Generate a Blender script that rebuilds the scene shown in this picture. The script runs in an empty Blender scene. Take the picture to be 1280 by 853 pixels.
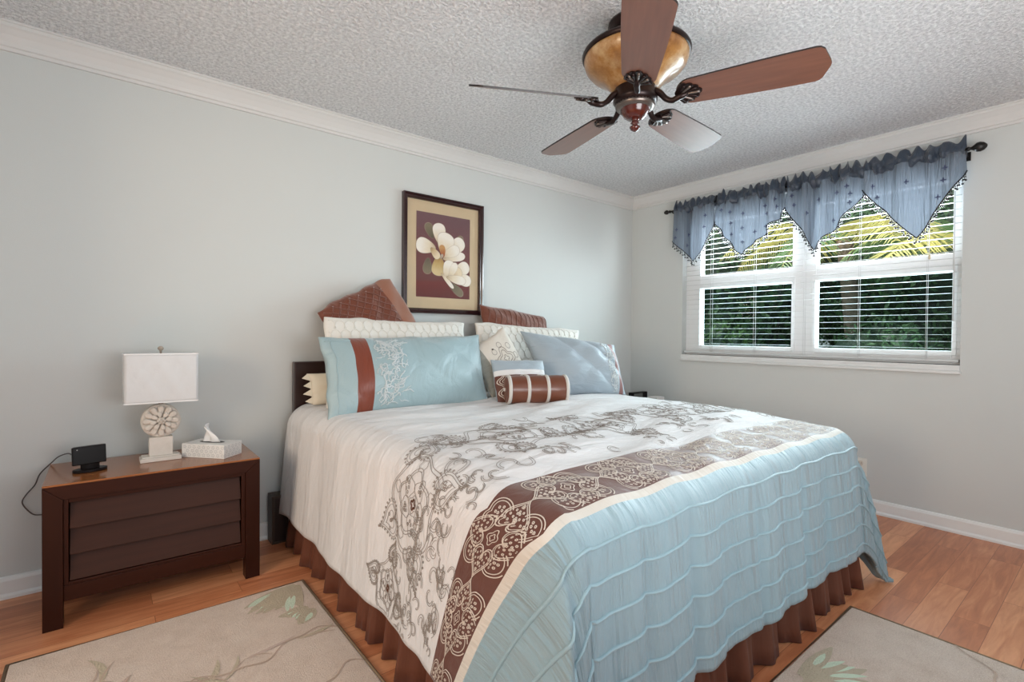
import bpy, bmesh, math, random
import numpy as np
from mathutils import Vector, Matrix
random.seed(7); RNG = np.random.default_rng(7)
PI = math.pi
scene = bpy.context.scene
COL = scene.collection

# ------------------------------------------------------------------ camera, world, lights, exposure
cam_d = bpy.data.cameras.new('camera'); cam = bpy.data.objects.new('camera', cam_d); COL.objects.link(cam)
cam_d.sensor_width = 36.0; cam_d.lens = 631.648 / 1280 * 36.0; cam_d.clip_start = 0.05; cam_d.clip_end = 200
r_ = Vector((0.77780445, -0.62845052, 0.00837716)); u_ = Vector((0.0018547, 0.0156237, 0.99987622)); f_ = Vector((0.62850361, 0.77769264, -0.01331777))
M = Matrix((r_, u_, -f_)).transposed().to_4x4(); M.translation = Vector((-3.91664, -3.03787, 1.15051))
cam.matrix_world = M
scene.camera = cam

vs = scene.view_settings
vs.view_transform = 'Standard'; vs.look = 'None'; vs.gamma = 1.0; vs.use_curve_mapping = False
vs.exposure = 0.28

world = bpy.data.worlds.new('daylight'); scene.world = world; world.use_nodes = True
wn = world.node_tree.nodes; wl = world.node_tree.links
bg = wn['Background']
tc = wn.new('ShaderNodeTexCoord'); sp = wn.new('ShaderNodeSeparateXYZ'); ramp = wn.new('ShaderNodeValToRGB')
wl.new(tc.outputs['Generated'], sp.inputs[0])
mr = wn.new('ShaderNodeMapRange'); mr.inputs[1].default_value = -1; mr.inputs[2].default_value = 1
wl.new(sp.outputs['Z'], mr.inputs[0]); wl.new(mr.outputs[0], ramp.inputs[0])
e = ramp.color_ramp.elements
e[0].position = 0.0; e[0].color = (0.60, 0.60, 0.59, 1)
e[1].position = 0.49; e[1].color = (0.66, 0.66, 0.65, 1)
for p, c in ((0.52, (0.95, 0.97, 1.0, 1)), (0.72, (0.72, 0.86, 1.0, 1)), (1.0, (0.45, 0.66, 1.0, 1))):
    k = e.new(p); k.color = c
wl.new(ramp.outputs[0], bg.inputs[0]); bg.inputs[1].default_value = 0.80

def lamp(name, kind, loc, energy, color, target=None, size=None, sizey=None):
    d = bpy.data.lights.new(name, kind); o = bpy.data.objects.new(name, d); COL.objects.link(o)
    o.location = loc; d.energy = energy; d.color = color
    if kind == 'AREA':
        d.shape = 'RECTANGLE'; d.size = size; d.size_y = sizey or size
    elif kind == 'SUN':
        d.angle = size
    elif size:
        d.shadow_soft_size = size
    if target is not None:
        o.rotation_euler = (Vector(target) - Vector(loc)).to_track_quat('-Z', 'Y').to_euler()
    return o
lamp('sun', 'SUN', (0, 0, 8), 6.0, (1.0, 0.93, 0.80), target=(0.42, -0.35, 7.0), size=0.02)
lamp('window_daylight', 'AREA', (0.55, -1.46, 1.75), 235, (0.86, 0.93, 1.0), target=(-3.0, -1.46, 1.2), size=2.0, sizey=1.4)
lamp('hall_lamp', 'AREA', (-6.2, -2.2, 1.45), 42, (1.0, 0.77, 0.55), target=(-3.6, -0.3, 0.9), size=1.1, sizey=1.1)
lamp('ceiling_bounce', 'AREA', (-2.9, -3.75, 1.15), 42, (0.97, 0.985, 1.0), target=(-2.6, -2.9, 2.44), size=1.3, sizey=1.3)  # added lamp out of view, aimed up to brighten the ceiling

# ------------------------------------------------------------------ material helpers
def srgb(r, g, b):
    f = lambda c: (c / 255 / 12.92) if c / 255 <= 0.04045 else ((c / 255 + 0.055) / 1.055) ** 2.4
    return (f(r), f(g), f(b), 1)
MATS = {}
class NT:
    def __init__(s, m): s.t = m.node_tree; s.n = s.t.nodes; s.l = s.t.links; s.b = s.n['Principled BSDF']
    def new(s, ty, **kw):
        n = s.n.new(ty)
        for k, v in kw.items(): setattr(n, k, v)
        return n
    def link(s, a, b): s.l.new(a, b)
def mat(name, col, rough=0.6, metal=0.0, spec=0.5, var=0.0, vscale=8.0, bump=0.0, bscale=60.0, bdetail=4.0, stretch=(1, 1, 1), uv=False, sheen=0.0, coat=0.0, bdist=0.01, trans=0.0):
    if name in MATS: return MATS[name]
    m = bpy.data.materials.new(name); m.use_nodes = True; t = NT(m); b = t.b
    b.inputs['Base Color'].default_value = col; b.inputs['Roughness'].default_value = rough; b.inputs['Metallic'].default_value = metal
    b.inputs['Specular IOR Level'].default_value = spec
    if sheen: b.inputs['Sheen Weight'].default_value = sheen; b.inputs['Sheen Roughness'].default_value = 0.4
    if coat: b.inputs['Coat Weight'].default_value = coat; b.inputs['Coat Roughness'].default_value = 0.1
    co = t.new('ShaderNodeTexCoord'); mp = t.new('ShaderNodeMapping'); mp.inputs['Scale'].default_value = stretch
    t.link(co.outputs['UV' if uv else 'Object'], mp.inputs[0])
    nz = t.new('ShaderNodeTexNoise'); nz.inputs['Scale'].default_value = vscale; nz.inputs['Detail'].default_value = 5
    t.link(mp.outputs[0], nz.inputs[0])
    mx = t.new('ShaderNodeMix', data_type='RGBA')
    v = max(var, 0.02)
    mx.inputs[6].default_value = tuple(max(0, c * (1 - v)) for c in col[:3]) + (1,)
    mx.inputs[7].default_value = tuple(min(1, c * (1 + v)) for c in col[:3]) + (1,)
    t.link(nz.outputs[0], mx.inputs[0]); t.link(mx.outputs[2], b.inputs['Base Color'])
    if bump:
        n2 = t.new('ShaderNodeTexNoise'); n2.inputs['Scale'].default_value = bscale; n2.inputs['Detail'].default_value = bdetail
        t.link(mp.outputs[0], n2.inputs[0])
        bp = t.new('ShaderNodeBump'); bp.inputs['Strength'].default_value = bump; bp.inputs['Distance'].default_value = bdist
        t.link(n2.outputs[0], bp.inputs['Height']); t.link(bp.outputs[0], b.inputs['Normal'])
    MATS[name] = m
    return m

# ------------------------------------------------------------------ mesh builder
class MB:
    def __init__(s): s.v = []; s.f = []; s.m = []; s.sm = []; s.uv = {}
    def add(s, verts, faces, mi=0, smooth=False, uvs=None):
        o = len(s.v); s.v.extend([tuple(map(float, p)) for p in verts])
        if uvs is not None:
            for i, q in enumerate(uvs): s.uv[o + i] = q
        for f in faces: s.f.append([o + i for i in f]); s.m.append(mi); s.sm.append(smooth)
    def box(s, c, d, mi=0, mtx=None):
        x, y, z = [k / 2 for k in d]
        P = [Vector((sx * x, sy * y, sz * z)) for sx in (-1, 1) for sy in (-1, 1) for sz in (-1, 1)]
        if mtx is not None: P = [mtx @ p for p in P]
        P = [p + Vector(c) for p in P]
        s.add(P, [(0, 1, 3, 2), (4, 6, 7, 5), (0, 4, 5, 1), (2, 3, 7, 6), (0, 2, 6, 4), (1, 5, 7, 3)], mi)
    def bb(s, a, b, mi=0):
        s.box([(a[i] + b[i]) / 2 for i in range(3)], [abs(b[i] - a[i]) for i in range(3)], mi)
    def tube(s, pts, r, n=8, mi=0, closed=False, cap=True):
        pts = [Vector(p) for p in pts]; N = len(pts)
        rs = r if hasattr(r, '__len__') else [r] * N
        up = Vector((0, 0, 1)); V = []; prev = None
        for i, p in enumerate(pts):
            a = pts[(i - 1) % N] if (closed or i > 0) else p; b = pts[(i + 1) % N] if (closed or i < N - 1) else p
            t = (b - a); t = t.normalized() if t.length > 1e-9 else Vector((0, 0, 1))
            if prev is None:
                q = up.cross(t)
                if q.length < 1e-3: q = Vector((1, 0, 0)).cross(t)
            else:
                q = prev - t * prev.dot(t)
                if q.length < 1e-6: q = up.cross(t)
            q.normalize(); prev = q; w = t.cross(q)
            for k in range(n):
                an = 2 * PI * k / n; V.append(p + (q * math.cos(an) + w * math.sin(an)) * rs[i])
        F = []
        for i in range(N if closed else N - 1):
            j = (i + 1) % N
            for k in range(n): F.append((i * n + k, i * n + (k + 1) % n, j * n + (k + 1) % n, j * n + k))
        if cap and not closed: F.append(tuple(range(n))[::-1]); F.append(tuple((N - 1) * n + k for k in range(n)))
        s.add(V, F, mi, True)
    def lathe(s, prof, c=(0, 0, 0), n=40, mi=0, axis=None, ripple=None):
        V = []; F = []; N = len(prof)
        for i, (r, z) in enumerate(prof):
            for k in range(n):
                an = 2 * PI * k / n; rr = r * (1 + (ripple(an, i) if ripple else 0))
                V.append(Vector((rr * math.cos(an), rr * math.sin(an), z)))
        if axis is not None: V = [axis @ p for p in V]
        V = [p + Vector(c) for p in V]
        for i in range(N - 1):
            for k in range(n): F.append((i * n + k, i * n + (k + 1) % n, (i + 1) * n + (k + 1) % n, (i + 1) * n + k))
        if prof[0][0] > 1e-6: F.append(tuple(range(n))[::-1])
        if prof[-1][0] > 1e-6: F.append(tuple((N - 1) * n + k for k in range(n)))
        s.add(V, F, mi, True)
    def prism(s, outline, thick, mtx=None, mi=0, c=(0, 0, 0)):
        n = len(outline); V = [Vector((x, y, -thick / 2)) for x, y in outline] + [Vector((x, y, thick / 2)) for x, y in outline]
        if mtx is not None: V = [mtx @ p for p in V]
        V = [p + Vector(c) for p in V]
        s.add(V, [tuple(range(n))[::-1], tuple(range(n, 2 * n))] + [(i, (i + 1) % n, n + (i + 1) % n, n + i) for i in range(n)], mi)
    def grid(s, fn, nu, nv, mi=0, smooth=True, uvf=None, mif=None):
        V = []; U = []
        for j in range(nv + 1):
            for i in range(nu + 1):
                V.append(fn(i / nu, j / nv)); U.append(uvf(i / nu, j / nv) if uvf else (i / nu, j / nv))
        for j in range(nv):
            pass
        o = len(s.v); s.v.extend([tuple(map(float, p)) for p in V])
        for i, q in enumerate(U): s.uv[o + i] = q
        for j in range(nv):
            for i in range(nu):
                a = o + j * (nu + 1) + i
                s.f.append([a, a + 1, a + nu + 2, a + nu + 1]); s.m.append(mif((i + .5) / nu, (j + .5) / nv) if mif else mi); s.sm.append(smooth)
    def build(s, name, mats, parent=None, bevel=0.0, solid=0.0, subsurf=0, sharp=None, kind=None, loc=None, soff=-1):
        me = bpy.data.meshes.new(name); me.from_pydata(s.v, [], s.f)
        if not isinstance(mats, (list, tuple)): mats = [mats]
        for m in mats: me.materials.append(m)
        me.polygons.foreach_set('material_index', s.m); me.polygons.foreach_set('use_smooth', s.sm)
        if s.uv:
            ul = me.uv_layers.new(name='UVMap'); li = np.empty(len(me.loops), dtype=np.int32); me.loops.foreach_get('vertex_index', li)
            tab = np.zeros((len(s.v), 2), dtype=np.float32)
            for k, q in s.uv.items(): tab[k] = q
            ul.data.foreach_set('uv', tab[li].ravel())
        me.validate(); me.update()
        o = bpy.data.objects.new(name, me); COL.objects.link(o)
        if parent is not None:
            o.parent = parent
            if parent.location.length or any(parent.rotation_euler): o.matrix_parent_inverse = matw(parent).inverted()
        if kind: o['kind'] = kind
        if sharp: me.set_sharp_from_angle(angle=sharp)
        if bevel:
            b = o.modifiers.new('bevel', 'BEVEL'); b.width = bevel; b.segments = 2; b.limit_method = 'ANGLE'; b.angle_limit = 0.7
        if solid:
            b = o.modifiers.new('solid', 'SOLIDIFY'); b.thickness = solid; b.offset = soff
        if subsurf:
            b = o.modifiers.new('sub', 'SUBSURF'); b.levels = subsurf; b.render_levels = subsurf
        return o
def matw(o):
    m = Matrix.Translation(o.location) @ o.rotation_euler.to_matrix().to_4x4()
    if o.parent is not None: m = matw(o.parent) @ o.matrix_parent_inverse @ m
    return m
def tag(o, label, cat, group=None, kind=None):
    o['label'] = label; o['category'] = cat
    if group: o['group'] = group
    if kind: o['kind'] = kind
    return o
def thing(name, label, cat, loc=(0, 0, 0), group=None):
    o = bpy.data.objects.new(name, None); COL.objects.link(o); o.location = loc; o.empty_display_size = 0.1
    return tag(o, label, cat, group)
def sstep(a, b, x):
    t = np.clip((x - a) / (b - a), 0, 1); return t * t * (3 - 2 * t)

# ------------------------------------------------------------------ setting materials
WALL = mat('wall_paint', srgb(205, 208, 206), 0.7, var=0.02, vscale=2, bump=0.05, bscale=220)
TRIMM = mat('trim_paint', srgb(232, 232, 230), 0.4, var=0.01, vscale=3)
def ceiling_mat():
    m = bpy.data.materials.new('popcorn_ceiling'); m.use_nodes = True; t = NT(m); b = t.b
    b.inputs['Roughness'].default_value = 0.95; b.inputs['Specular IOR Level'].default_value = 0.1
    co = t.new('ShaderNodeTexCoord')
    n1 = t.new('ShaderNodeTexNoise'); n1.inputs['Scale'].default_value = 66; n1.inputs['Detail'].default_value = 3; n1.inputs['Roughness'].default_value = 0.65
    t.link(co.outputs['Object'], n1.inputs[0])
    cr = t.new('ShaderNodeValToRGB'); cr.color_ramp.elements[0].position = 0.36; cr.color_ramp.elements[1].position = 0.62
    t.link(n1.outputs[0], cr.inputs[0])
    mx = t.new('ShaderNodeMix', data_type='RGBA'); mx.inputs[6].default_value = srgb(214, 215, 217); mx.inputs[7].default_value = srgb(248, 249, 250)
    t.link(cr.outputs[0], mx.inputs[0]); t.link(mx.outputs[2], b.inputs['Base Color'])
    bp = t.new('ShaderNodeBump'); bp.inputs['Strength'].default_value = 0.9; bp.inputs['Distance'].default_value = 0.009
    t.link(cr.outputs[0], bp.inputs['Height']); t.link(bp.outputs[0], b.inputs['Normal'])
    return m
def floor_mat():
    m = bpy.data.materials.new('laminate_planks'); m.use_nodes = True; t = NT(m); b = t.b
    co = t.new('ShaderNodeTexCoord')
    br = t.new('ShaderNodeTexBrick'); br.offset = 0.37; br.inputs['Scale'].default_value = 1.0
    br.inputs['Brick Width'].default_value = 0.86; br.inputs['Row Height'].default_value = 0.112; br.inputs['Mortar Size'].default_value = 0.0012
    br.inputs['Mortar Smooth'].default_value = 0.2; br.inputs['Bias'].default_value = 0.0
    br.inputs['Color1'].default_value = (0, 0, 0, 1); br.inputs['Color2'].default_value = (1, 1, 1, 1); br.inputs['Mortar'].default_value = (0.3, 0.3, 0.3, 1)
    t.link(co.outputs['Object'], br.inputs[0])
    mp = t.new('ShaderNodeMapping'); mp.inputs['Scale'].default_value = (1.6, 14, 1); t.link(co.outputs['Object'], mp.inputs[0])
    ad = t.new('ShaderNodeVectorMath', operation='ADD'); sc = t.new('ShaderNodeVectorMath', operation='SCALE'); sc.inputs['Scale'].default_value = 7.0
    t.link(br.outputs['Color'], sc.inputs[0]); t.link(mp.outputs[0], ad.inputs[0]); t.link(sc.outputs[0], ad.inputs[1])
    nz = t.new('ShaderNodeTexNoise'); nz.inputs['Scale'].default_value = 2.2; nz.inputs['Detail'].default_value = 7; nz.inputs['Roughness'].default_value = 0.6; nz.inputs['Distortion'].default_value = 0.7
    t.link(ad.outputs[0], nz.inputs[0])
    ma = t.new('ShaderNodeMath', operation='MULTIPLY_ADD'); ma.inputs[1].default_value = 0.33; t.link(br.outputs['Color'], ma.inputs[0])
    m2 = t.new('ShaderNodeMath', operation='MULTIPLY'); m2.inputs[1].default_value = 0.75; t.link(nz.outputs[0], m2.inputs[0]); t.link(m2.outputs[0], ma.inputs[2])
    cr = t.new('ShaderNodeValToRGB'); E = cr.color_ramp.elements
    E[0].position = 0.15; E[0].color = srgb(144, 78, 48); E[1].position = 0.85; E[1].color = srgb(238, 172, 126)
    k = E.new(0.5); k.color = srgb(198, 124, 84)
    t.link(ma.outputs[0], cr.inputs[0])
    mm = t.new('ShaderNodeMix', data_type='RGBA', blend_type='MULTIPLY'); mm.inputs[7].default_value = (0.6, 0.5, 0.45, 1)
    t.link(br.outputs['Fac'], mm.inputs[0]); t.link(cr.outputs[0], mm.inputs[6]); t.link(mm.outputs[2], b.inputs['Base Color'])
    b.inputs['Roughness'].default_value = 0.3; b.inputs['Specular IOR Level'].default_value = 0.45
    bp = t.new('ShaderNodeBump'); bp.inputs['Strength'].default_value = 0.08; bp.inputs['Distance'].default_value = 0.004
    t.link(nz.outputs[0], bp.inputs['Height']); t.link(bp.outputs[0], b.inputs['Normal'])
    return m

# ------------------------------------------------------------------ room shell
XW, YB, H = -4.75, -4.9, 2.44
b = MB(); b.bb((XW - .1, YB, -0.12), (0.15, 0.15, 0)); b.build('floor', floor_mat(), kind='structure')
b = MB(); b.bb((XW - .1, YB, H), (0.15, 0.15, H + 0.12)); b.build('ceiling', ceiling_mat(), kind='structure')
b = MB(); b.bb((XW - .1, 0, 0), (0.15, 0.15, H)); b.build('wall_back', WALL, kind='structure')
WY0, WY1, WZ0, WZ1 = -2.385, -0.545, 0.99, 2.16
b = MB()
b.bb((0, YB, 0), (0.15, WY0, H)); b.bb((0, WY1, 0), (0.15, 0, H)); b.bb((0, WY0, 0), (0.15, WY1, WZ0)); b.bb((0, WY0, WZ1), (0.15, WY1, H))
b.build('wall_right', WALL, kind='structure')
b = MB(); b.bb((XW - .1, -1.05, 0), (XW, 0, H)); b.bb((XW - .1, YB, 0), (XW, -2.5, H)); b.bb((XW - .1, -2.5, 2.04), (XW, -1.05, H)); b.build('wall_left', WALL, kind='structure')

CROWNM = mat('crown_paint', srgb(212, 211, 209), .5, var=.01, vscale=3)
def strip_profile(name, prof, a, c, axis, m_=None):
    """prof = (out, z) list; run from a to c along axis 'x' (back wall, out = -y) or 'y' (right wall, out = -x)"""
    b = MB(); n = len(prof); V = []
    for tt in (a, c):
        for o_, z in prof: V.append((tt, -o_, z) if axis == 'x' else (-o_, tt, z))
    F = [(i, (i + 1) % n, n + (i + 1) % n, n + i) for i in range(n)] + [tuple(range(n)), tuple(range(n, 2 * n))]
    b.add(V, F); o = b.build(name, m_ or TRIMM, kind='structure')
    bm = bmesh.new(); bm.from_mesh(o.data); bmesh.ops.recalc_face_normals(bm, faces=bm.faces); bm.to_mesh(o.data); bm.free()
    return o
crown = [(0, 2.335), (0.012, 2.335), (0.014, 2.348), (0.022, 2.352), (0.026, 2.368), (0.040, 2.392), (0.058, 2.412), (0.066, 2.418), (0.068, 2.430), (0.075, 2.432), (0.075, H), (0, H)]
strip_profile('trim_1', crown, XW, 0, 'x', CROWNM); strip_profile('trim_2', crown, YB, 0, 'y', CROWNM)
bprof = [(0, 0), (0.022, 0), (0.022, 0.012), (0.014, 0.022), (0.014, 0.075), (0.009, 0.088), (0, 0.092)]
strip_profile('baseboard_back', bprof, XW, 0, 'x'); strip_profile('baseboard_right', bprof, YB, 0, 'y')

# ------------------------------------------------------------------ window
WF = mat('window_frame_white', srgb(240, 241, 242), 0.35, var=0.01)
def glass_mat(name, tint, refl=0.06):
    m = bpy.data.materials.new(name); m.use_nodes = True; t = NT(m); t.n.remove(t.b)
    tr = t.new('ShaderNodeBsdfTransparent'); tr.inputs[0].default_value = tint
    gl = t.new('ShaderNodeBsdfGlossy'); gl.inputs['Roughness'].default_value = 0.02
    fr = t.new('ShaderNodeLayerWeight'); fr.inputs[0].default_value = 0.25
    ml = t.new('ShaderNodeMath', operation='MULTIPLY'); ml.inputs[1].default_value = refl; t.link(fr.outputs['Fresnel'], ml.inputs[0])
    mx = t.new('ShaderNodeMixShader'); t.link(ml.outputs[0], mx.inputs[0]); t.link(tr.outputs[0], mx.inputs[1]); t.link(gl.outputs[0], mx.inputs[2])
    t.link(mx.outputs[0], t.n['Material Output'].inputs[0]); return m
GL = glass_mat('window_glass', (0.97, 0.99, 0.98, 1), 0.3)
SCR = glass_mat('screened_glass', (0.62, 0.70, 0.70, 1), 0.3)
def window_unit(name, y0, y1, l0, l1):
    """frame between y0..y1 (y0<y1); lower glass l0..l1"""
    f = MB(); fx0, fx1 = 0.062, 0.125
    gu0, gu1 = l0 + .022 * 0, l1
    f.bb((fx0, y0, WZ0), (fx1, l0 + .0, WZ1)); f.bb((fx0, l1, WZ0), (fx1, y1, WZ1))
    f.bb((fx0, l0, WZ0), (fx1, l1, 1.07)); f.bb((fx0, l0, 2.10), (fx1, l1, WZ1))
    fr = f.build(name, WF, kind='structure', bevel=0.003)
    s = MB(); s.bb((0.055, l0 - .022, 1.555), (0.115, l1 + .022, 1.60)); s.bb((0.066, l0 - .01, 1.60), (0.12, l1 + .01, 1.665))
    s.build('meeting_rail', WF, fr, bevel=0.004)
    s = MB(); w = 0.014
    s.bb((0.052, l0 - .022, 1.045), (0.075, l0 + .0, 1.56)); s.bb((0.052, l1, 1.045), (0.075, l1 + .022, 1.56)); s.bb((0.052, l0, 1.035), (0.075, l1, 1.072))
    s.build('sash', WF, fr, bevel=0.003)
    g = MB(); g.bb((0.088, l0, 1.662), (0.092, l1, 2.10)); g.build('pane', GL, fr)
    g = MB(); g.bb((0.088, l0, 1.07), (0.092, l1, 1.557)); g.build('pane', SCR, fr)
    g = MB(); g.bb((0.064, (l0 + l1) / 2 - .02, 1.598), (0.078, (l0 + l1) / 2 + .02, 1.612)); g.build('sash_lock', WF, fr, bevel=.003)
window_unit('window_1', -1.50, WY1, -1.42, -0.68)
window_unit('window_2', WY0, -1.50, -2.335, -1.583)
b = MB(); b.bb((-0.026, WY0 - .004, 0.938), (0.14, WY1 + .004, 0.956)); b.bb((-0.018, WY0, 0.956), (0.14, WY1, 0.99))
SILL = mat('sill_marble', srgb(222, 223, 222), 0.35, var=0.05, vscale=14)
b.build('trim_3', SILL, bevel=0.003, kind='structure')

# ------------------------------------------------------------------ venetian blind
SLAT = mat('blind_slat', srgb(206, 208, 208), 0.4, var=0.01)
t = thing('venetian_blind', 'white mini venetian blind with open slats hanging in the window', 'blind', (0.03, -1.465, 2.12))
b = MB(); b.bb((0.012, WY0 + .006, 2.115), (0.045, WY1 - .006, 2.158)); b.build('headrail', SLAT, t, bevel=.003)
b = MB(); z = 1.045; NS = 0
while z < 2.11:
    V = []; n = 5
    for y in (WY0 + .01, WY1 - .01):
        for i in range(n):
            k = i / (n - 1) - .5
            V.append((0.030 + k * 0.025, y, z + 0.001 * (1 - 4 * k * k)))
    b.add(V, [(i, i + 1, n + i + 1, n + i) for i in range(n - 1)], 0, True); z += 0.0415
b.build('slats', SLAT, t, solid=0.0006)
b = MB(); b.bb((0.016, WY0 + .01, 1.005), (0.044, WY1 - .01, 1.022)); b.build('bottom_rail', SLAT, t, bevel=.003)
for y in (-0.80, -1.16, -1.52, -1.86, -2.22):
    b = MB(); b.tube([(0.013, y, 1.01), (0.013, y, 2.12)], 0.0011, 5); b.tube([(0.047, y, 1.01), (0.047, y, 2.12)], 0.0011, 5); b.build('ladder_cord', SLAT, t)
b = MB(); b.tube([(0.008, -2.23, 2.12), (0.007, -2.232, 1.66)], 0.0015, 6); b.lathe([(0.0015, .03), (.006, .024), (.007, 0), (0.003, -.006)], (0.007, -2.232, 1.635), 10)
b.build('lift_cord', mat('cord_tassel', srgb(206, 190, 160), .6), t)
b = MB(); b.tube([(0.006, -2.345, 2.1), (0.004, -2.348, 1.25)], 0.004, 8); b.build('tilt_wand', SLAT, t)

# ------------------------------------------------------------------ bedding duvet
BCX = -2.107; WH = 1.018; RR = 0.115; ZT = 0.748; YHEAD = -0.10; LFOOT = 2.105   # foot outer plane y = -2.225
SIDE_A = 0.655; FOOT_A = 0.625
UMAX = (WH - RR) + SIDE_A
LV = -(YHEAD) * 0 + (LFOOT + 0.12 - 0.10) - RR       # v of foot rounding start
VMAX = LV + FOOT_A
def prof(a):
    """rounded edge: arc a past the start -> (horizontal, drop)"""
    q = RR * PI / 2
    if a <= 0: return 0.0, 0.0
    if a < q: return RR * math.sin(a / RR), RR * (1 - math.cos(a / RR))
    d = a - q; return RR + d * 0.085, RR + d * 0.995
def fold(u):
    return -sum(a * math.exp(-((u - c) / w) ** 2) for c, a, w in ((-.84, .9, .03), (-.70, .7, .018), (-.47, 1.0, .022), (-.30, .5, .015), (-.06, .8, .02), (.14, .5, .014), (.31, .9, .02), (.55, .6, .016), (.70, .5, .014), (.82, .6, .014))) + (math.sin(u * 9.1 + .6) + .7 * math.sin(u * 17.3 + 2.0) + .55 * math.sin(u * 31 + 1.1) + .3 * math.sin(u * 57 + .3)) / 2.2
def sheet(u, v):
    """duvet sheet coordinates (across from the middle, from the head down) to a point in the room"""
    sx = 1 if u > 0 else -1
    au = abs(u) - (WH - RR); av = v - LV
    bx = BCX + sx * min(abs(u), WH - RR); by = YHEAD - min(v, LV)
    puff = 0.012 * math.sin(u * 5.2 + v * 3.1) * math.sin(v * 4.3 + 1.0) + 0.0055 * math.sin(v * 27 + 2.5 * math.sin(u * 3.0) + u * 7) + .003 * math.sin(v * 49 + 3.1 * math.sin(u * 4.1 + 1) - u * 5)
    top = ZT + 0.012 * (1 - (u / WH) ** 2) * (1 if abs(u) < WH else 0) - 0.035 * float(sstep(1.55, 2.05, v)) + puff * (1 - float(sstep(-.15, .1, max(au, av))))
    # the head end of the sides sinks a little
    if au > 0 and av > 0:
        rho = math.hypot(au, av); phi = math.atan2(av, au) / (PI / 2)      # 0 = side, 1 = foot
        h, d = prof(rho)
        q = RR * PI / 2; e_ = max(0, rho - q)
        tilt = 0.16
        hr = RR * math.sin(min(rho / RR, PI / 2)) + .165 * (e_ / .73) ** .7; dr = RR * (1 - math.cos(min(rho / RR, PI / 2))) + e_ * 0.965
        ear = float(sstep(-.04, 0.10, rho - q))
        A = Vector((sx * h, 0)); B = Vector((0, -h)); R_ = Vector((sx * (0.545 * hr), -0.84 * hr)) * (1.0 + .0 * ear)
        round_ = Vector((sx * h * math.cos(phi * PI / 2), -h * math.sin(phi * PI / 2)))
        t0 = 0.5
        if phi < t0: k = phi / t0; P = A.lerp(R_, k); dd = d + (dr - d) * k
        else: k = (1 - phi) / (1 - t0); P = B.lerp(R_, k); dd = d + (dr - d) * k
        # a shallow pleat beside the ridge
        P += Vector((sx * .3, .9)) * (0.012 * ear * math.exp(-((phi - .62) / .05) ** 2))
        w = ear; P = round_ * (1 - w) + P * w; dd = d * (1 - w) + dd * w
        x, y, z = bx + P.x, by + P.y, top - dd
        if sx < 0:
            y += 0.315 * (max(0, dd - .05) / .525) ** .62 * max(0, 1 - phi / .5) ** 1.1
        f_amp = 0.012 * float(sstep(0.05, .4, av)) * float(sstep(.85, 1, phi))
        y -= f_amp * fold(u)
        return Vector((x, y, max(z, 0.022)))
    if av > 0:
        h, d = prof(av); amp = 0.014 * float(sstep(0.02, .35, av))
        w = float(sstep(0, .25, WH - RR - abs(u) + .0)) * .5 + .5
        return Vector((bx, by - h - amp * fold(u) * w, top - d + 0.004 * math.sin(u * 23)))
    if au > 0:
        h, d = prof(au); amp = 0.012 * float(sstep(0.0, .3, au)) * (1 - 0.5 * float(sstep(1.6, 2.0, v)))
        f2 = (math.sin(v * 7.5 + 1) + .6 * math.sin(v * 16 + 2.2) + .3 * math.sin(v * 33)) / 1.6
        x = bx + sx * (h + amp * f2); y = by
        if sx < 0: y += 0.315 * (max(0, d - .05) / .525) ** .62 * min(1, max(0, (v - .5) / (LV - .5))) ** 4.0
        dz = 0.02 * (1 - float(sstep(0.0, .5, v))) * math.sin(v * 9)
        return Vector((x, y, top - d + dz * float(sstep(.2, .6, au))))
    return Vector((bx, by, top))
def sheet_n(u, v, off):
    e_ = 0.004; p = sheet(u, v); a = sheet(u + e_, v) - sheet(u - e_, v); c = sheet(u, v + e_) - sheet(u, v - e_)
    n = c.cross(a)
    if n.length < 1e-12: return p
    return p + n.normalized() * off
V_BROWN, V_CREAM, V_BLUE = 1.835, 2.050, 2.078
def cloth(name, col, rough=.65, wr=.25, sheen=.2, scale=(9, 40, 1), var=.04, spec=.3, bd=.02):
    m = bpy.data.materials.new(name); m.use_nodes = True; t = NT(m); b = t.b
    b.inputs['Roughness'].default_value = rough; b.inputs['Sheen Weight'].default_value = sheen; b.inputs['Specular IOR Level'].default_value = spec
    co = t.new('ShaderNodeTexCoord'); mp = t.new('ShaderNodeMapping'); mp.inputs['Scale'].default_value = scale; t.link(co.outputs['UV'], mp.inputs[0])
    nz = t.new('ShaderNodeTexNoise'); nz.inputs['Scale'].default_value = 1.0; nz.inputs['Detail'].default_value = 4; nz.inputs['Distortion'].default_value = .8
    t.link(mp.outputs[0], nz.inputs[0])
    mx = t.new('ShaderNodeMix', data_type='RGBA'); mx.inputs[6].default_value = tuple(c * (1 - var) for c in col[:3]) + (1,); mx.inputs[7].default_value = tuple(min(1, c * (1 + var)) for c in col[:3]) + (1,)
    t.link(nz.outputs[0], mx.inputs[0]); t.link(mx.outputs[2], b.inputs['Base Color'])
    wv = t.new('ShaderNodeTexNoise'); wv.inputs['Scale'].default_value = 900; t.link(co.outputs['UV'], wv.inputs[0])
    ad = t.new('ShaderNodeMath', operation='MULTIPLY_ADD'); ad.inputs[1].default_value = .04; t.link(wv.outputs[0], ad.inputs[0]); t.link(nz.outputs[0], ad.inputs[2])
    bp = t.new('ShaderNodeBump'); bp.inputs['Strength'].default_value = wr; bp.inputs['Distance'].default_value = bd; t.link(ad.outputs[0], bp.inputs['Height']); t.link(bp.outputs[0], b.inputs['Normal'])
    return m
M_WHITE = cloth('duvet_cream', srgb(224, 223, 223), .7, .85, .15, (4, 15, 1))
M_BROWN = cloth('duvet_brown', srgb(98, 56, 44), .45, .22, .3, (14, 18, 1), .06)
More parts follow.
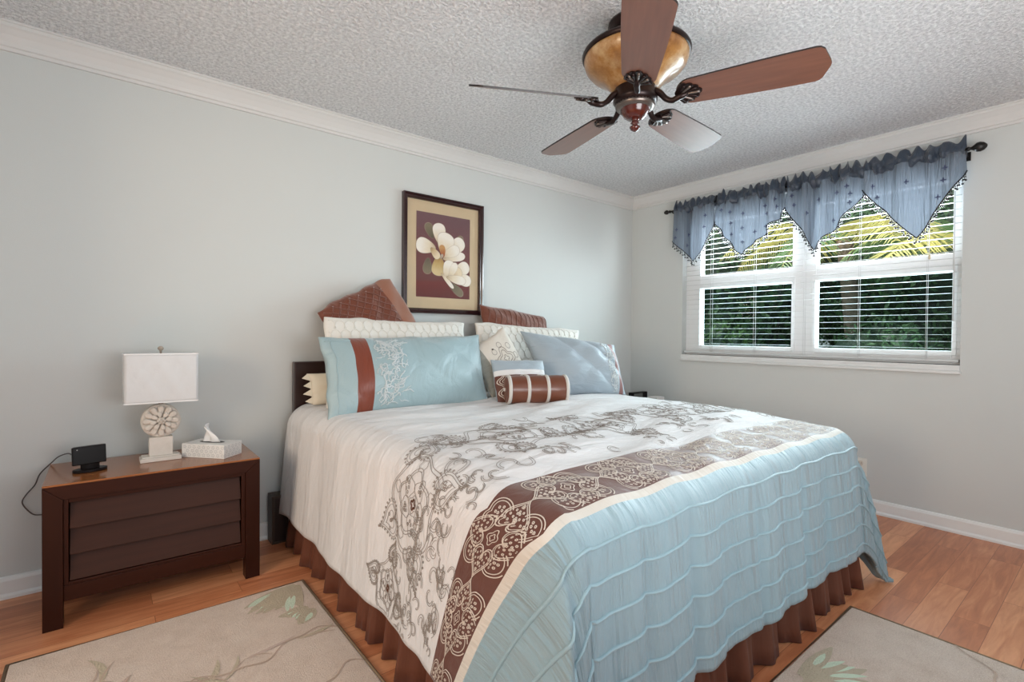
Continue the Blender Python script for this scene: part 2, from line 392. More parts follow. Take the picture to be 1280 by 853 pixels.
M_CREAM = cloth('duvet_cream_band', srgb(214, 208, 198), .6, .3, .2, (45, 5, 1))
M_BLUE = cloth('duvet_blue', srgb(154, 184, 195), .32, 1.0, .3, (15, 1.7, 1), .06, .7, bd=.05)
M_THREAD = mat('embroidery_thread', srgb(142, 132, 124), .6, var=.05)
M_PAIS = mat('paisley_thread', srgb(212, 200, 188), .55, var=.05)
M_RIB = cloth('duvet_blue_piping', srgb(150, 180, 190), .42, .2, .25, (38, 5, 1), .04, .5)
M_DKTH = mat('brown_thread', srgb(96, 60, 44), .6)
us = np.unique(np.round(np.concatenate([np.linspace(-UMAX, -(WH - RR), 42), np.linspace(-(WH - RR), WH - RR, 130), np.linspace(WH - RR, UMAX, 42)]), 5))
vsq = np.unique(np.round(np.concatenate([np.linspace(0, V_BROWN, 110), np.linspace(V_BROWN, V_CREAM, 16), np.linspace(V_CREAM, V_BLUE, 6), np.linspace(V_BLUE, VMAX, 46), [LV]]), 5))
b = MB(); nu, nv = len(us), len(vsq)
b.add([sheet(u, v) for v in vsq for u in us],
      [], uvs=[(u, v) for v in vsq for u in us])
for j in range(nv - 1):
    vm = (vsq[j] + vsq[j + 1]) / 2; mi = 0 if vm < V_BROWN else 1 if vm < V_CREAM else 2 if vm < V_BLUE else 3
    for i in range(nu - 1):
        a = j * nu + i; b.f.append([a, a + nu, a + nu + 1, a + 1]); b.m.append(mi); b.sm.append(True)
duvet = b.build('comforter', [M_WHITE, M_BROWN, M_CREAM, M_BLUE], solid=0.014)
tag(duvet, 'cream embroidered comforter with brown paisley band and ribbed blue foot spread on the bed', 'bedding')

def ribbon(mb, pts, w, off=0.0016, mi=0, lim=None, closed=False):
    """flat thread line in sheet coordinates"""
    P = [tuple(p) for p in pts]
    if closed: P = P + [P[0]]
    runs = [[]]
    for p in P:
        ok = abs(p[0]) < UMAX - .01 and 0.3 < p[1] < VMAX - .01 and (lim is None or lim[0] < p[1] < lim[1])
        if ok: runs[-1].append(p)
        elif runs[-1]: runs.append([])
    for run in runs:
        if len(run) < 2: continue
        V = []
        for i, p in enumerate(run):
            a = run[max(i - 1, 0)]; c = run[min(i + 1, len(run) - 1)]
            dx, dy = c[0] - a[0], c[1] - a[1]; L = math.hypot(dx, dy) or 1
            nx, ny = -dy / L * w / 2, dx / L * w / 2
            for q in ((p[0] + nx, p[1] + ny), p, (p[0] - nx, p[1] - ny)):
                V.append(sheet_n(q[0], q[1], off if q is not p else off * 1.6))
        F = []
        for i in range(len(run) - 1):
            F += [(3 * i, 3 * i + 1, 3 * i + 4, 3 * i + 3), (3 * i + 1, 3 * i + 2, 3 * i + 5, 3 * i + 4)]
        mb.add(V, F, mi, True)
def polar(c, fn, n=72, rot=0, a0=0, a1=2 * PI):
    return [(c[0] + fn(t) * math.cos(t + rot), c[1] + fn(t) * math.sin(t + rot)) for t in np.linspace(a0, a1, n)]
def spiral(c, r, turns, rot, hand=1, n=26):
    return [(c[0] + r * (1 - .8 * k) * math.cos(rot + hand * turns * 2 * PI * k), c[1] + r * (1 - .8 * k) * math.sin(rot + hand * turns * 2 * PI * k)) for k in np.linspace(0, 1, n)]
emb = MB(); TW = 0.0021
def heart(c, s, rot, n=36):
    P = []
    for t in np.linspace(0, 2 * PI, n):
        x = .95 * math.sin(t) ** 3; y = (13 * math.cos(t) - 5 * math.cos(2 * t) - 2 * math.cos(3 * t) - math.cos(4 * t)) / 15
        P.append((c[0] + s * (x * math.cos(rot) - y * math.sin(rot)), c[1] + s * (x * math.sin(rot) + y * math.cos(rot))))
    return P
def rose(c, R, rot, rnd):
    for k, w in ((1.0, .10), (.93, .10), (.66, .13), (.60, .13)):
        ribbon(emb, polar(c, lambda t: R * k * (1 + w * math.cos(5 * t + k * 3)), 90, rot), TW)
    for i in range(5):
        an = rot + i * 2 * PI / 5 + .3
        cc = (c[0] + .40 * R * math.cos(an), c[1] + .40 * R * math.sin(an))
        ribbon(emb, polar(cc, lambda t: .21 * R * (1 + .18 * math.cos(3 * t)), 30, an), TW * .9)
        for q in range(6):
            ribbon(emb, polar((cc[0] + rnd.gauss(0, .07 * R), cc[1] + rnd.gauss(0, .07 * R)), lambda t: .014 * R / .17 * .4, 7), .003)
        an2 = an + .6; cc = (c[0] + .80 * R * math.cos(an2), c[1] + .80 * R * math.sin(an2))
        ribbon(emb, polar(cc, lambda t: .13 * R * (1 + .1 * math.cos(6 * t)), 26, an), TW * .8)
    ribbon(emb, polar(c, lambda t: .17 * R * (1 + .2 * math.cos(4 * t)), 40, rot), TW)
    ribbon(emb, polar(c, lambda t: .09 * R * (1 + .3 * math.cos(4 * t)), 30, rot), .008, mi=1)
    # leaf-hearts around, beaded double outline
    for i in range(4):
        an = rot + PI / 4 + i * PI / 2; cc = (c[0] + 1.28 * R * math.cos(an), c[1] + 1.18 * R * math.sin(an))
        for s in (.40, .33, .20): ribbon(emb, heart(cc, s * R, an + PI / 2), TW * .9)
        for q in range(34):
            hp = heart(cc, .45 * R, an + PI / 2, 35)[q]; ribbon(emb, polar(hp, lambda t: .0035, 6), .003)
        for q in range(5): ribbon(emb, polar((cc[0] + rnd.gauss(0, .05 * R), cc[1] + rnd.gauss(0, .05 * R)), lambda t: .006, 7), .003)
def scroll_group(c, R, rnd):
    for i in range(9):
        an = rnd.uniform(0, 2 * PI); rr = R * rnd.uniform(.1, 1.15)
        cc = (c[0] + rr * math.cos(an), c[1] + rr * math.sin(an)); s = R * rnd.uniform(.24, .46); h = rnd.choice((-1, 1)); ro = rnd.uniform(0, 6.28)
        ribbon(emb, spiral(cc, s, .75, ro, h), TW); ribbon(emb, spiral(cc, s * .8, .6, ro + .1, h), TW * .8)
rnd = random.Random(3)
rc = [(-1.13, 1.47, .165), (-.62, 1.43, .165), (-.10, 1.45, .165), (.42, 1.43, .165), (.93, 1.45, .165), (1.40, 1.47, .15), (-1.46, 1.33, .10)]
for i, (cu, cv, R) in enumerate(rc): rose((cu, cv), R, i * .9 + .3, rnd)
for cu, cv, R in [(-.87, 1.30, .13), (-.87, 1.62, .13), (-.36, 1.28, .13), (-.36, 1.62, .14), (.16, 1.28, .13), (.16, 1.63, .14), (.68, 1.3, .13), (.68, 1.62, .13), (1.18, 1.3, .12), (1.18, 1.62, .12),
                  (-1.32, 1.66, .14), (-1.38, 1.52, .13), (-1.12, 1.68, .10), (-.62, 1.69, .09), (-.1, 1.70, .09), (.42, 1.70, .09), (.93, 1.70, .09), (-1.45, 1.72, .08), (1.4, 1.66, .12), (-1.50, 1.55, .10), (-1.28, 1.76, .10), (-1.42, 1.79, .08), (-1.20, 1.56, .10), (-1.50, 1.42, .08), (-1.0, 1.74, .08)]:
    scroll_group((cu, cv), R, rnd)
emb.build('embroidery', [M_THREAD, M_DKTH], duvet)
pais = MB(); lim = (V_BROWN + .003, V_CREAM - .003)
def medallion(c, s):
    for i in range(4):
        an = i * PI / 2 + PI / 4 * 0; cc = (c[0] + .62 * s * math.cos(an), c[1] + .62 * s * math.sin(an)); ro = an - PI / 2 + PI
        for k, w in ((.44, .0034), (.37, .0028)): ribbon(pais, heart(cc, k * s, ro), w, lim=lim)
        for k in (.25, .11):
            H_ = heart(cc, k * s, ro, int(6 + 36 * k))
            for hp in H_[:-1]: ribbon(pais, polar(hp, lambda t: .024 * s, 7), .003, lim=lim)
        an += PI / 4; cc = (c[0] + .70 * s * math.cos(an), c[1] + .70 * s * math.sin(an))
        # rounded lobes between the hearts, open towards the middle
        for k, w in ((.36, .0034), (.29, .0028)):
            ribbon(pais, polar(cc, lambda t: k * s * (1 + .12 * math.cos(t) ** 4), 26, an, -1.75, 1.75), w, lim=lim)
        for ring, nn in ((.17, 8), (.08, 4)):
            for q in range(nn):
                t = 2 * PI * q / nn; ribbon(pais, polar((cc[0] + ring * s * math.cos(t), cc[1] + ring * s * math.sin(t)), lambda t: .028 * s, 7), .0032, lim=lim)
    for k in (.17, .08): ribbon(pais, polar(c, lambda t: k * s * (1 + .2 * math.cos(4 * t)), 30), .003, lim=lim)
for i in range(-6, 7):
    medallion((i * .262 - .02, V_BROWN + .112), .117)
pais.build('paisley_pattern', M_PAIS, duvet)
for k in range(7):
    v = V_BLUE + 0.077 + k * 0.0875
    if v > VMAX - .02: break
    rb = MB(); V = []; n = 6; uu = np.linspace(-UMAX + .005, UMAX - .005, 240)
    for u in uu:
        for i in range(n):
            t = i / (n - 1) * PI
            V.append(sheet_n(u, v + .0048 * math.cos(t), .0004 + .0058 * math.sin(t)))
    rb.add(V, [(i * n + k2, i * n + k2 + 1, (i + 1) * n + k2 + 1, (i + 1) * n + k2) for i in range(len(uu) - 1) for k2 in range(n - 1)], 0, True, uvs=[(u, v) for u in uu for i in range(n)])
    rb.build('piping', M_RIB, duvet)

# ------------------------------------------------------------------ bed, skirt
WOOD = mat('espresso_wood', srgb(52, 22, 11), .4, var=.22, vscale=3, stretch=(1.2, 14, 14), bump=.03, bscale=30, spec=.18)
WOOD_D = mat('dark_headboard_wood', srgb(46, 24, 20), .3, var=.2, vscale=4, stretch=(1.2, 14, 14), coat=.2)
SHEET = mat('mattress_ticking', srgb(226, 222, 214), .8, bump=.1, bscale=120)
bed = thing('bed', 'king bed with a low dark wooden headboard against the wall', 'bed', (BCX, -1.1, 0))
b = MB(); b.bb((-3.085, -0.075, 0.30), (-1.105, -0.022, 0.985)); b.build('headboard', WOOD_D, bed, bevel=.006)
b = MB(); b.bb((-3.07, -0.075, 0.0), (-2.99, -0.022, 0.30)); b.build('headboard_leg', WOOD_D, bed, bevel=.004)
b = MB(); b.bb((-1.20, -0.075, 0.0), (-1.12, -0.022, 0.30)); b.build('headboard_leg', WOOD_D, bed, bevel=.004)
b = MB(); b.bb((-3.06, -2.16, 0.43), (-1.13, -0.09, 0.705)); b.build('mattress', SHEET, bed, bevel=.05)
b = MB(); b.bb((-3.05, -2.15, 0.16), (-1.14, -0.10, 0.425)); b.build('box_spring', SHEET, bed, bevel=.02)
for x in (-2.95, -1.24):
    for y in (-2.02, -.25):
        b = MB(); b.bb((x - .03, y - .03, 0), (x + .03, y + .03, .16)); b.build('leg', WOOD_D, bed, bevel=.003)
M_SKIRT = cloth('bed_skirt_cloth', srgb(104, 60, 42), .75, .3, .05, (30, 4, 1), .08)
b = MB(); path = []
x0, x1, y0, y1 = -3.085, -1.115, -0.16, -2.185
def seg(a, c, n):
    return [(a[0] + (c[0] - a[0]) * i / n, a[1] + (c[1] - a[1]) * i / n) for i in range(n)]
for sg, nm in (((x0, y0), (x0, y1)), 0), (((x0, y1), (x1, y1)), 1), (((x1, y1), (x1, y0)), 2): path += [(p, nm) for p in seg(*sg, 260)]
path.append(((x1, y0), 2)); V = []; U = []; NZ = 8; s_acc = 0; nrm = [(-1, 0), (0, -1), (1, 0)]
for i, ((x, y), nm) in enumerate(path):
    if i: s_acc += math.hypot(x - path[i - 1][0][0], y - path[i - 1][0][1])
    n = nrm[nm]
    ph = 2 * PI * s_acc / .15 + 1.5 * math.sin(s_acc * 5.1) + .8 * math.sin(s_acc * 11.7)
    wv = (math.sin(ph) + .35 * math.sin(2.3 * ph + 1) + .5 * math.sin(.47 * ph)) / 1.6
    for k in range(NZ + 1):
        tt = k / NZ; z = .43 * (1 - tt) + .004 * tt + (0.010 * math.sin(ph * .5 + 1) * (tt if k == NZ else 0)) * 0
        o_ = .014 + .036 * tt + wv * (.006 + .034 * tt)
        edge = min(1, abs(s_acc - (y0 - y1)) / .12, abs(s_acc - (y0 - y1) - (x1 - x0)) / .12)
        cx_ = 0
        V.append((x + n[0] * o_, y + n[1] * o_, max(z, .004))); U.append((s_acc, z))
b.add(V, [(i * (NZ + 1) + k, i * (NZ + 1) + k + 1, (i + 1) * (NZ + 1) + k + 1, (i + 1) * (NZ + 1) + k) for i in range(len(path) - 1) for k in range(NZ)], 0, True, uvs=U)
tag(b.build('bed_skirt', M_SKIRT, solid=.002), 'pleated chocolate brown bed skirt hanging below the comforter to the floor', 'bed skirt')

# ------------------------------------------------------------------ pillows
def pillow(name, BL, BR, TR, TL, thick, mats, label, cat='pillow', group=None, seed=0, wrinkle=.006, n=44, pinch=.06, ridge=0.0, wob=.006, zone=None, flange=0.0, flat=2.2, noise_k=1.0, sag=0.0, parent=None, pw=.5):
    BL, BR, TR, TL = map(Vector, (BL, BR, TR, TL)); rr = random.Random(seed)
    W = ((BR - BL).length + (TR - TL).length) / 2; Hh = ((TL - BL).length + (TR - BR).length) / 2
    nn = ((BR - BL) + (TR - TL)).cross((TL - BL) + (TR - BR)).normalized()      # towards the viewer for BL,BR,TR,TL counter-clockwise
    waves = [(rr.uniform(4, 26) * rr.choice((-1, 1)), rr.uniform(3, 17), rr.uniform(0, 6.28), rr.uniform(.3, 1)) for _ in range(7)]
    def P(s, t, side):
        u, v = 2 * s - 1, 2 * t - 1
        u += wob * 2 * abs(u) ** 4 * (math.sin(9 * t + seed) + .6 * math.sin(23 * t + 2 * seed)); v += wob * 4 * abs(v) ** 4 * (math.sin(11 * s + seed) + .6 * math.sin(27 * s + 3 * seed))
        pu = u * (1 - pinch * (1 - abs(u) ** 1) * 0 - pinch * (1 - v * v) * abs(u) ** 3)
        pv = v * (1 - pinch * (1 - u * u) * abs(v) ** 3)
        a, c = (pu + 1) / 2, (pv + 1) / 2
        p = BL * (1 - a) * (1 - c) + BR * a * (1 - c) + TR * a * c + TL * (1 - a) * c
        fu = min(1, (1 - abs(u)) / (1 - flange)) if flange else 1 - abs(u)
        fv = min(1, (1 - abs(v)) / (1 - flange)) if flange else 1 - abs(v)
        eu = max(0, 1 - abs(u) - flange) / (1 - flange); ev = max(0, 1 - abs(v) - flange * W / Hh) / (1 - flange * W / Hh)
        g = (max(0, 1 - (1 - eu) ** flat)) ** pw * (max(0, 1 - (1 - ev) ** flat)) ** pw
        w = sum(q[3] * math.sin(q[0] * s * noise_k + q[1] * t * noise_k + q[2]) for q in waves) / 3
        h = thick / 2 * g + wrinkle * w * (g ** .5) * (1 if side > 0 else .6)
        if ridge and side > 0: h += ridge * (g ** .6) * (abs(math.sin(PI * (2.6 * s + 1.5 * t + .25 * math.sin(5 * s + 3 * t)))) ** .6 - .6)
        h = max(h, 0.002) + 0.002
        p = p + nn * side * h
        if sag: p.z -= sag * g * (1 - t)
        return p
    b = MB(); base = len(b.v); m = n
    zf = (lambda s, t: zone(s, t)) if zone else None
    b.grid(lambda s, t: P(s, t, 1), n, m, uvf=lambda s, t: (s * W, t * Hh), mif=zf)
    k = len(b.v)
    b.grid(lambda s, t: P(1 - s, t, -1), n, m, uvf=lambda s, t: (s * W, t * Hh))
    # join the rim
    def idx(o, i, j): return o + j * (n + 1) + i
    rim1 = [idx(0, i, 0) for i in range(n + 1)] + [idx(0, n, j) for j in range(1, m + 1)] + [idx(0, i, m) for i in range(n - 1, -1, -1)] + [idx(0, 0, j) for j in range(m - 1, 0, -1)]
    rim2 = [idx(k, n - i, 0) for i in range(n + 1)] + [idx(k, 0, j) for j in range(1, m + 1)] + [idx(k, n - i, m) for i in range(n - 1, -1, -1)] + [idx(k, n, j) for j in range(m - 1, 0, -1)]
    for i in range(len(rim1)):
        j = (i + 1) % len(rim1)
        b.f.append([rim1[j], rim1[i], rim2[i], rim2[j]]); b.m.append(0); b.sm.append(True)
    o = b.build(name, mats, parent)
    if label: tag(o, label, cat, group)
    o_P = lambda s, t, off=0.0: P(s, t, 1) + nn * off
    return o, o_P
def surf_tube(mb, fP, pts, r, mi=0, n=6):
    mb.tube([fP(s, t, r * .6) for s, t in pts], r, n, mi)
def surf_ribbon(mb, fP, pts, w, off=.002, mi=0):
    """flat line on a pillow face; width in the same 0..1 units"""
    V = []
    for i, p in enumerate(pts):
        a = pts[max(i - 1, 0)]; c = pts[min(i + 1, len(pts) - 1)]; dx, dy = c[0] - a[0], c[1] - a[1]; L = math.hypot(dx, dy) or 1
        for sgn in (1, -1): V.append(fP(min(.995, max(.005, p[0] - dy / L * w / 2 * sgn)), min(.995, max(.005, p[1] + dx / L * w / 2 * sgn)), off))
    mb.add(V, [(2 * i, 2 * i + 1, 2 * i + 3, 2 * i + 2) for i in range(len(pts) - 1)], mi, True)

def satin(name, col, wr=.35, scale=(7, 9, 1), rough=.32):
    return cloth(name, col, rough, wr, .25, scale, .05, .55)
M_SATIN = satin('blue_satin', srgb(152, 176, 182), .7, (9, 7, 1))
M_SATIN2 = satin('grey_blue_satin', srgb(158, 172, 182), .7, (5, 12, 1), .42)
M_VELV = cloth('brown_velvet', srgb(104, 48, 28), .5, .15, .7, (20, 20, 1), .25)
M_QUILT = cloth('ivory_matelasse', srgb(224, 221, 214), .75, .2, .1, (20, 20, 1), .03)
M_PLAIN = cloth('cream_cotton', srgb(226, 216, 196), .8, .2, .1, (12, 12, 1), .03)
M_EMBW = mat('white_ruched_embroidery', srgb(205, 212, 214), .55, var=.08, vscale=30, bump=.3, bscale=60)
M_VELVET_B = cloth('russet_velvet', srgb(110, 56, 36), .5, .3, .6, (30, 30, 1), .2)
M_VELVET_BACK = cloth('brown_suede_back', srgb(146, 98, 78), .75, .1, .4, (14, 14, 1), .05)

# sleeping pillows glimpsed at both ends
def low_pillow(label, c, wx, wy, wz, yaw, seed):
    R_ = Matrix.Rotation(yaw, 4, 'Z'); X = R_ @ Vector((wx / 2, 0, 0)); Y = R_ @ Vector((0, wy / 2, wz / 2)); c = Vector(c)
    o, fP = pillow('sleeping_pillow', c - X - Y, c + X - Y, c + X + Y, c - X + Y, .09, M_PLAIN, label, 'pillow', None, seed, .008, 24, .02, flat=3)
    n = 4
    for i in range(n):
        t0, t1 = i / n, (i + 1) / n
        for q in ((0.004, .996) if seed == 1 else (.996,)):
            d = (Vector(fP(.02, .5)) - Vector(fP(.12, .5))).normalized() * (.04 if q < .5 else -.02)
            a, b_, m_ = fP(q, t0), fP(q, t1), fP(q, (t0 + t1) / 2) + d
            e = MB(); e.add([a, b_, m_], [(0, 1, 2)]); e.build('pointed_edging', M_PLAIN, o, solid=.004)
low_pillow('cream pillow with pointed edging showing beside the dark headboard', (-2.68, -.225, .842), .74, .08, .16, 0.0, 1)
low_pillow('white pillow end showing behind the right grey-blue sham', (-1.235, -.545, .905), .44, .10, .29, -.28, 2)

# brown velvet cushions leaning on the wall
def quilt_pattern(fP, o, nx, ny, r, mats_, region=(0.02, .98, .02, .98)):
    q = MB(); a, b_, c, d = region
    for i in range(nx + ny + 1):
        for sgn in (0, 1):
            pts = []
            for k in np.linspace(0, 1, 46):
                t = k; s = (i - ny * t) / nx if sgn == 0 else (i - ny + ny * t) / nx
                if a < s < b_ and c < t < d: pts.append((s, t))
            if len(pts) > 3: surf_tube(q, fP, pts, r, 0, 5)
    if q.v: q.build('quilting', mats_, o)
o, fP = pillow('velvet_cushion', (-2.70, -.185, .965), (-2.32, -.20, 1.07), (-2.535, -.10, 1.492), (-2.985, -.13, 1.262), .13, [M_VELVET_B, M_VELVET_BACK], 'brown velvet cushion tilted up against the wall left of the framed picture', 'cushion', None, 5, .012, 40, -.07, zone=lambda s, t: 1 if s > .80 else 0, flat=2.4)
quilt_pattern(fP, o, 9, 9, .0035, M_VELVET_B, (.03, .80, .03, .97))
o, fP = pillow('velvet_cushion', (-1.80, -.20, .98), (-1.25, -.22, .96), (-1.225, -.105, 1.285), (-1.835, -.10, 1.355), .12, [M_VELVET_B], 'brown velvet cushion behind the right ivory sham', 'cushion', None, 9, .014, 40, -.04, flat=2.4)
q = MB()
for i in range(13): surf_tube(q, fP, [(.05 + .9 * i / 12 + .03 * math.sin(t * 9), t) for t in np.linspace(.05, .95, 26)], .003, 0, 5)
q.build('quilting', M_VELVET_B, o)

# ivory quilted shams
def ivory(label, c4, seed, yawn=0):
    o, fP = pillow('quilted_sham', *c4, .11, [M_QUILT], label, 'pillow sham', None, seed, .005, 50, .03, flat=2.6)
    q = MB()
    for r in range(9):
        for k in range(18):
            cs, ct = (k + .5 * (r % 2)) / 17, r / 8.5 + .03
            pts = []
            for a in np.linspace(0, PI, 11):
                s_, t_ = cs + .034 * math.cos(a), ct + .105 * math.sin(a)
                if .015 < s_ < .985 and .015 < t_ < .985: pts.append((s_, t_))
            if len(pts) > 3: surf_tube(q, fP, pts, .0022, 0, 4)
    q.build('quilting', M_QUILT, o)
ivory('ivory quilted sham standing behind the left blue satin sham', ((-3.00, -.365, .748), (-2.07, -.37, .748), (-2.048, -.20, 1.222), (-2.975, -.205, 1.240)), 11)
ivory('ivory quilted sham standing behind the cream embroidered cushion at right', ((-1.985, -.36, .742), (-1.12, -.42, .742), (-1.01, -.265, 1.19), (-1.942, -.175, 1.232)), 12)

# blue satin shams
def sham_zone(s, t):
    return 1 if .155 < s < .235 else 0
M_RUST = cloth('rust_satin_band', srgb(118, 52, 30), .35, .3, .3, (30, 6, 1), .15, .5)
o, fP = pillow('satin_sham', (-3.075, -.585, .722), (-2.13, -.60, .748), (-2.075, -.425, 1.140), (-3.07, -.435, 1.122), .24, [M_SATIN, M_RUST], 'blue satin sham with rust band standing at the left of the bed', 'pillow sham', None, 21, .010, 70, .035, ridge=.010, zone=lambda s, t: 1 if .145 < s < .225 else 0, flat=2.0, pw=.58)
q = MB(); rw = random.Random(4)
for i in range(120):
    s0 = rw.uniform(.26, .40); t0 = rw.uniform(.06, .93); an = rw.uniform(0, 6.28); pts = []
    for k in range(9):
        pts.append((min(.45, max(.245, s0)), min(.96, max(.04, t0)))); an += rw.gauss(0, .7); s0 += .008 * math.cos(an); t0 += .016 * math.sin(an)
    surf_tube(q, fP, pts, rw.uniform(.0018, .0034), 0, 4)
q.build('ruched_embroidery', M_EMBW, o)
q = MB(); surf_tube(q, fP, [(.045, t) for t in np.linspace(.02, .98, 40)], .0022); surf_tube(q, fP, [(s, .94) for s in np.linspace(.02, .145, 12)], .0022); q.build('flange_seam', M_SATIN, o)
o, fP = pillow('satin_sham', (-1.68, -.66, .742), (-1.135, -.835, .742), (-1.098, -.70, 1.078), (-1.742, -.44, 1.168), .20, [M_SATIN2, cloth('mauve_satin_band', srgb(128, 84, 80), .4, .3, .3, (30, 6, 1), .15, .5)], 'grey-blue satin sham slumped at the right of the bed', 'pillow sham', None, 33, .007, 70, .03, ridge=.022, zone=lambda s, t: 1 if .90 < s < .955 else 0, flat=2.4)
q = MB(); rw = random.Random(8)
for i in range(90):
    s0 = rw.uniform(.80, .89); t0 = rw.uniform(.05, .95); an = rw.uniform(0, 6.28); pts = []
    for k in range(9):
        pts.append((min(.895, max(.78, s0)), min(.96, max(.04, t0)))); an += rw.gauss(0, .7); s0 += .008 * math.cos(an); t0 += .018 * math.sin(an)
    surf_tube(q, fP, pts, rw.uniform(.0018, .003), 0, 4)
q.build('ruched_embroidery', M_EMBW, o)

# cream embroidered square cushion, a corner up
M_LINEN = cloth('cream_linen', srgb(216, 210, 200), .75, .2, .1, (16, 16, 1), .03)
M_TAUPE = cloth('taupe_pleats', srgb(150, 150, 142), .6, .5, .2, (4, 90, 1), .06)
o, fP = pillow('square_cushion', (-2.085, -.585, .77), (-1.74, -.59, .80), (-1.895, -.445, 1.198), (-2.165, -.42, 1.03), .13, [M_LINEN, M_TAUPE], 'cream square cushion with grey flower embroidery, one corner up, behind the small cushion', 'cushion', None, 41, .004, 40, .02, zone=lambda s, t: 1 if s < .22 else 0, flat=2.4)
q = MB()
for cs, ct, R in ((.60, .55, .17), (.60, .55, .12), (.60, .55, .05)):
    surf_ribbon(q, fP, [(cs + R * (1 + .25 * math.cos(4 * a)) * math.cos(a), ct + R * (1 + .25 * math.cos(4 * a)) * math.sin(a)) for a in np.linspace(0, 2 * PI, 48)], .012)
for i in range(8):
    a0 = i * PI / 4
    surf_ribbon(q, fP, [(.60 + .25 * math.cos(a0) + .05 * math.cos(a), .55 + .25 * math.sin(a0) + .05 * math.sin(a)) for a in np.linspace(0, 2 * PI, 18)], .009)
q.build('embroidery', M_THREAD, o)
q = MB(); q.lathe([(.0, .006), (.006, .004), (.008, 0), (.0, -.004)], fP(.42, .78, .004), 10); q.build('button', mat('dark_button', srgb(60, 50, 45), .4), o)

# small tri-colour cushion
o, fP = pillow('accent_cushion', (-2.135, -.70, .745), (-1.80, -.785, .745), (-1.772, -.69, .988), (-2.115, -.61, .992), .11, [M_SATIN2, M_WHITE, M_BROWN], 'small cushion with blue top, white stripe and brown paisley, behind the bolster', 'cushion', None, 51, .003, 40, .02, zone=lambda s, t: 2 if t < .60 else 1 if t < .72 else 0, flat=2.4)
q = MB()
for cx_ in (.17, .5, .83):
    for cy_ in (.2, .46):
        for R in (.16, .12, .07, .03):
            surf_ribbon(q, fP, [(cx_ + .8 * R * (1 + .15 * math.cos(4 * a)) * math.cos(a), min(.585, cy_ + R * (1 + .15 * math.cos(4 * a)) * math.sin(a))) for a in np.linspace(0, 2 * PI, 32)], .014)
q.build('paisley_pattern', M_PAIS, o)

# bolster
bo = thing('bolster_pillow', 'shiny brown satin bolster with white bands lying in front of the cushions', 'bolster', (-1.98, -.82, .83))
A = Vector((-2.125, -.765, .832)); B = Vector((-1.800, -.930, .832)); ax = (B - A).normalized(); L = (B - A).length; R0 = .079
rot = ax.to_track_quat('Z', 'Y').to_matrix()
M_BOL = cloth('bolster_satin', srgb(134, 76, 48), .28, .3, .3, (6, 60, 1), .08, .6)
b = MB(); prof_ = [(0, -.004), (.02, -.002), (.06, .0), (R0 - .006, .003), (R0, .012)] + [(R0 + .003 * math.sin(k / 18 * PI * 3) ** 2, .012 + (L - .024) * k / 18) for k in range(1, 18)] + [(R0, L - .012), (R0 - .006, L - .003), (.06, L), (.02, L + .002), (0, L + .004)]
b.lathe(prof_, A, 44, axis=rot)
b.build('cover', mat('bolster_cover', srgb(112, 64, 44), .3, var=.08, vscale=12, bump=.1, bscale=18, spec=.6), bo)
for k in (.045, .34, .655, .965):
    b = MB(); c = A + ax * L * k; b.lathe([(R0 - .004, -.010), (R0 + .004, -.009), (R0 + .006, 0), (R0 + .004, .009), (R0 - .004, .010)], c, 44, axis=rot)
    b.build('band', mat('white_piping', srgb(205, 200, 194), .5, bump=.2, bscale=90), bo)
b = MB(); b.lathe([(0, -.012), (.008, -.010), (.012, -.004), (.012, .004)], A, 16, axis=rot); b.build('end_button', MATS['white_piping'], bo)

# ------------------------------------------------------------------ framed picture
pf = thing('picture_frame', 'framed print of two white magnolias on a maroon ground on the wall above the bed', 'picture', (-2.08, -.02, 1.69))
FR = mat('mahogany_frame', srgb(44, 14, 16), .25, var=.15, vscale=10, coat=.4)
x0, x1, z0, z1 = -2.398, -1.762, 1.288, 2.080
b = MB()
fp = [(0, .0), (0, .034), (.009, .036), (.015, .028), (.026, .030), (.031, .022), (.035, .012), (.035, 0)]
corners = [(x0, z0, 1, 1), (x1, z0, -1, 1), (x1, z1, -1, -1), (x0, z1, 1, -1)]
V = [(cx_ + sx * i_, -o_, cz + sz * i_) for cx_, cz, sx, sz in corners for i_, o_ in fp]; n = len(fp)
b.add(V, [(c * n + k, c * n + k + 1, ((c + 1) % 4) * n + k + 1, ((c + 1) % 4) * n + k) for c in range(4) for k in range(n - 1)], 0)
b.build('frame', FR, pf)
MATB = mat('tan_mat_board', srgb(206, 184, 150), .7, var=.12, vscale=9)
b = MB(); b.bb((x0 + .03, -.010, z0 + .03), (x1 - .03, -.002, z1 - .03)); b.build('mat_board', MATB, pf)
def print_mat():
    m = bpy.data.materials.new('maroon_print'); m.use_nodes = True; t = NT(m); b = t.b
    co = t.new('ShaderNodeTexCoord'); nz = t.new('ShaderNodeTexNoise'); nz.inputs['Scale'].default_value = 6; nz.inputs['Detail'].default_value = 6
    t.link(co.outputs['Object'], nz.inputs[0]); sx = t.new('ShaderNodeSeparateXYZ'); t.link(co.outputs['UV'], sx.inputs[0])
    ad = t.new('ShaderNodeMath', operation='MULTIPLY_ADD'); ad.inputs[1].default_value = .12; t.link(nz.outputs[0], ad.inputs[0]); t.link(sx.outputs['Y'], ad.inputs[2])
    cr = t.new('ShaderNodeValToRGB'); E = cr.color_ramp.elements; E[0].position = 0.05; E[0].color = srgb(96, 28, 22); E[1].position = 1.0; E[1].color = srgb(112, 78, 82)
    for p, c in ((.24, (112, 38, 30)), (.27, (104, 52, 48)), (.6, (112, 62, 60))):
        k = E.new(p); k.color = srgb(*c)
    t.link(ad.outputs[0], cr.inputs[0]); t.link(cr.outputs[0], b.inputs['Base Color']); b.inputs['Roughness'].default_value = .5
    return m
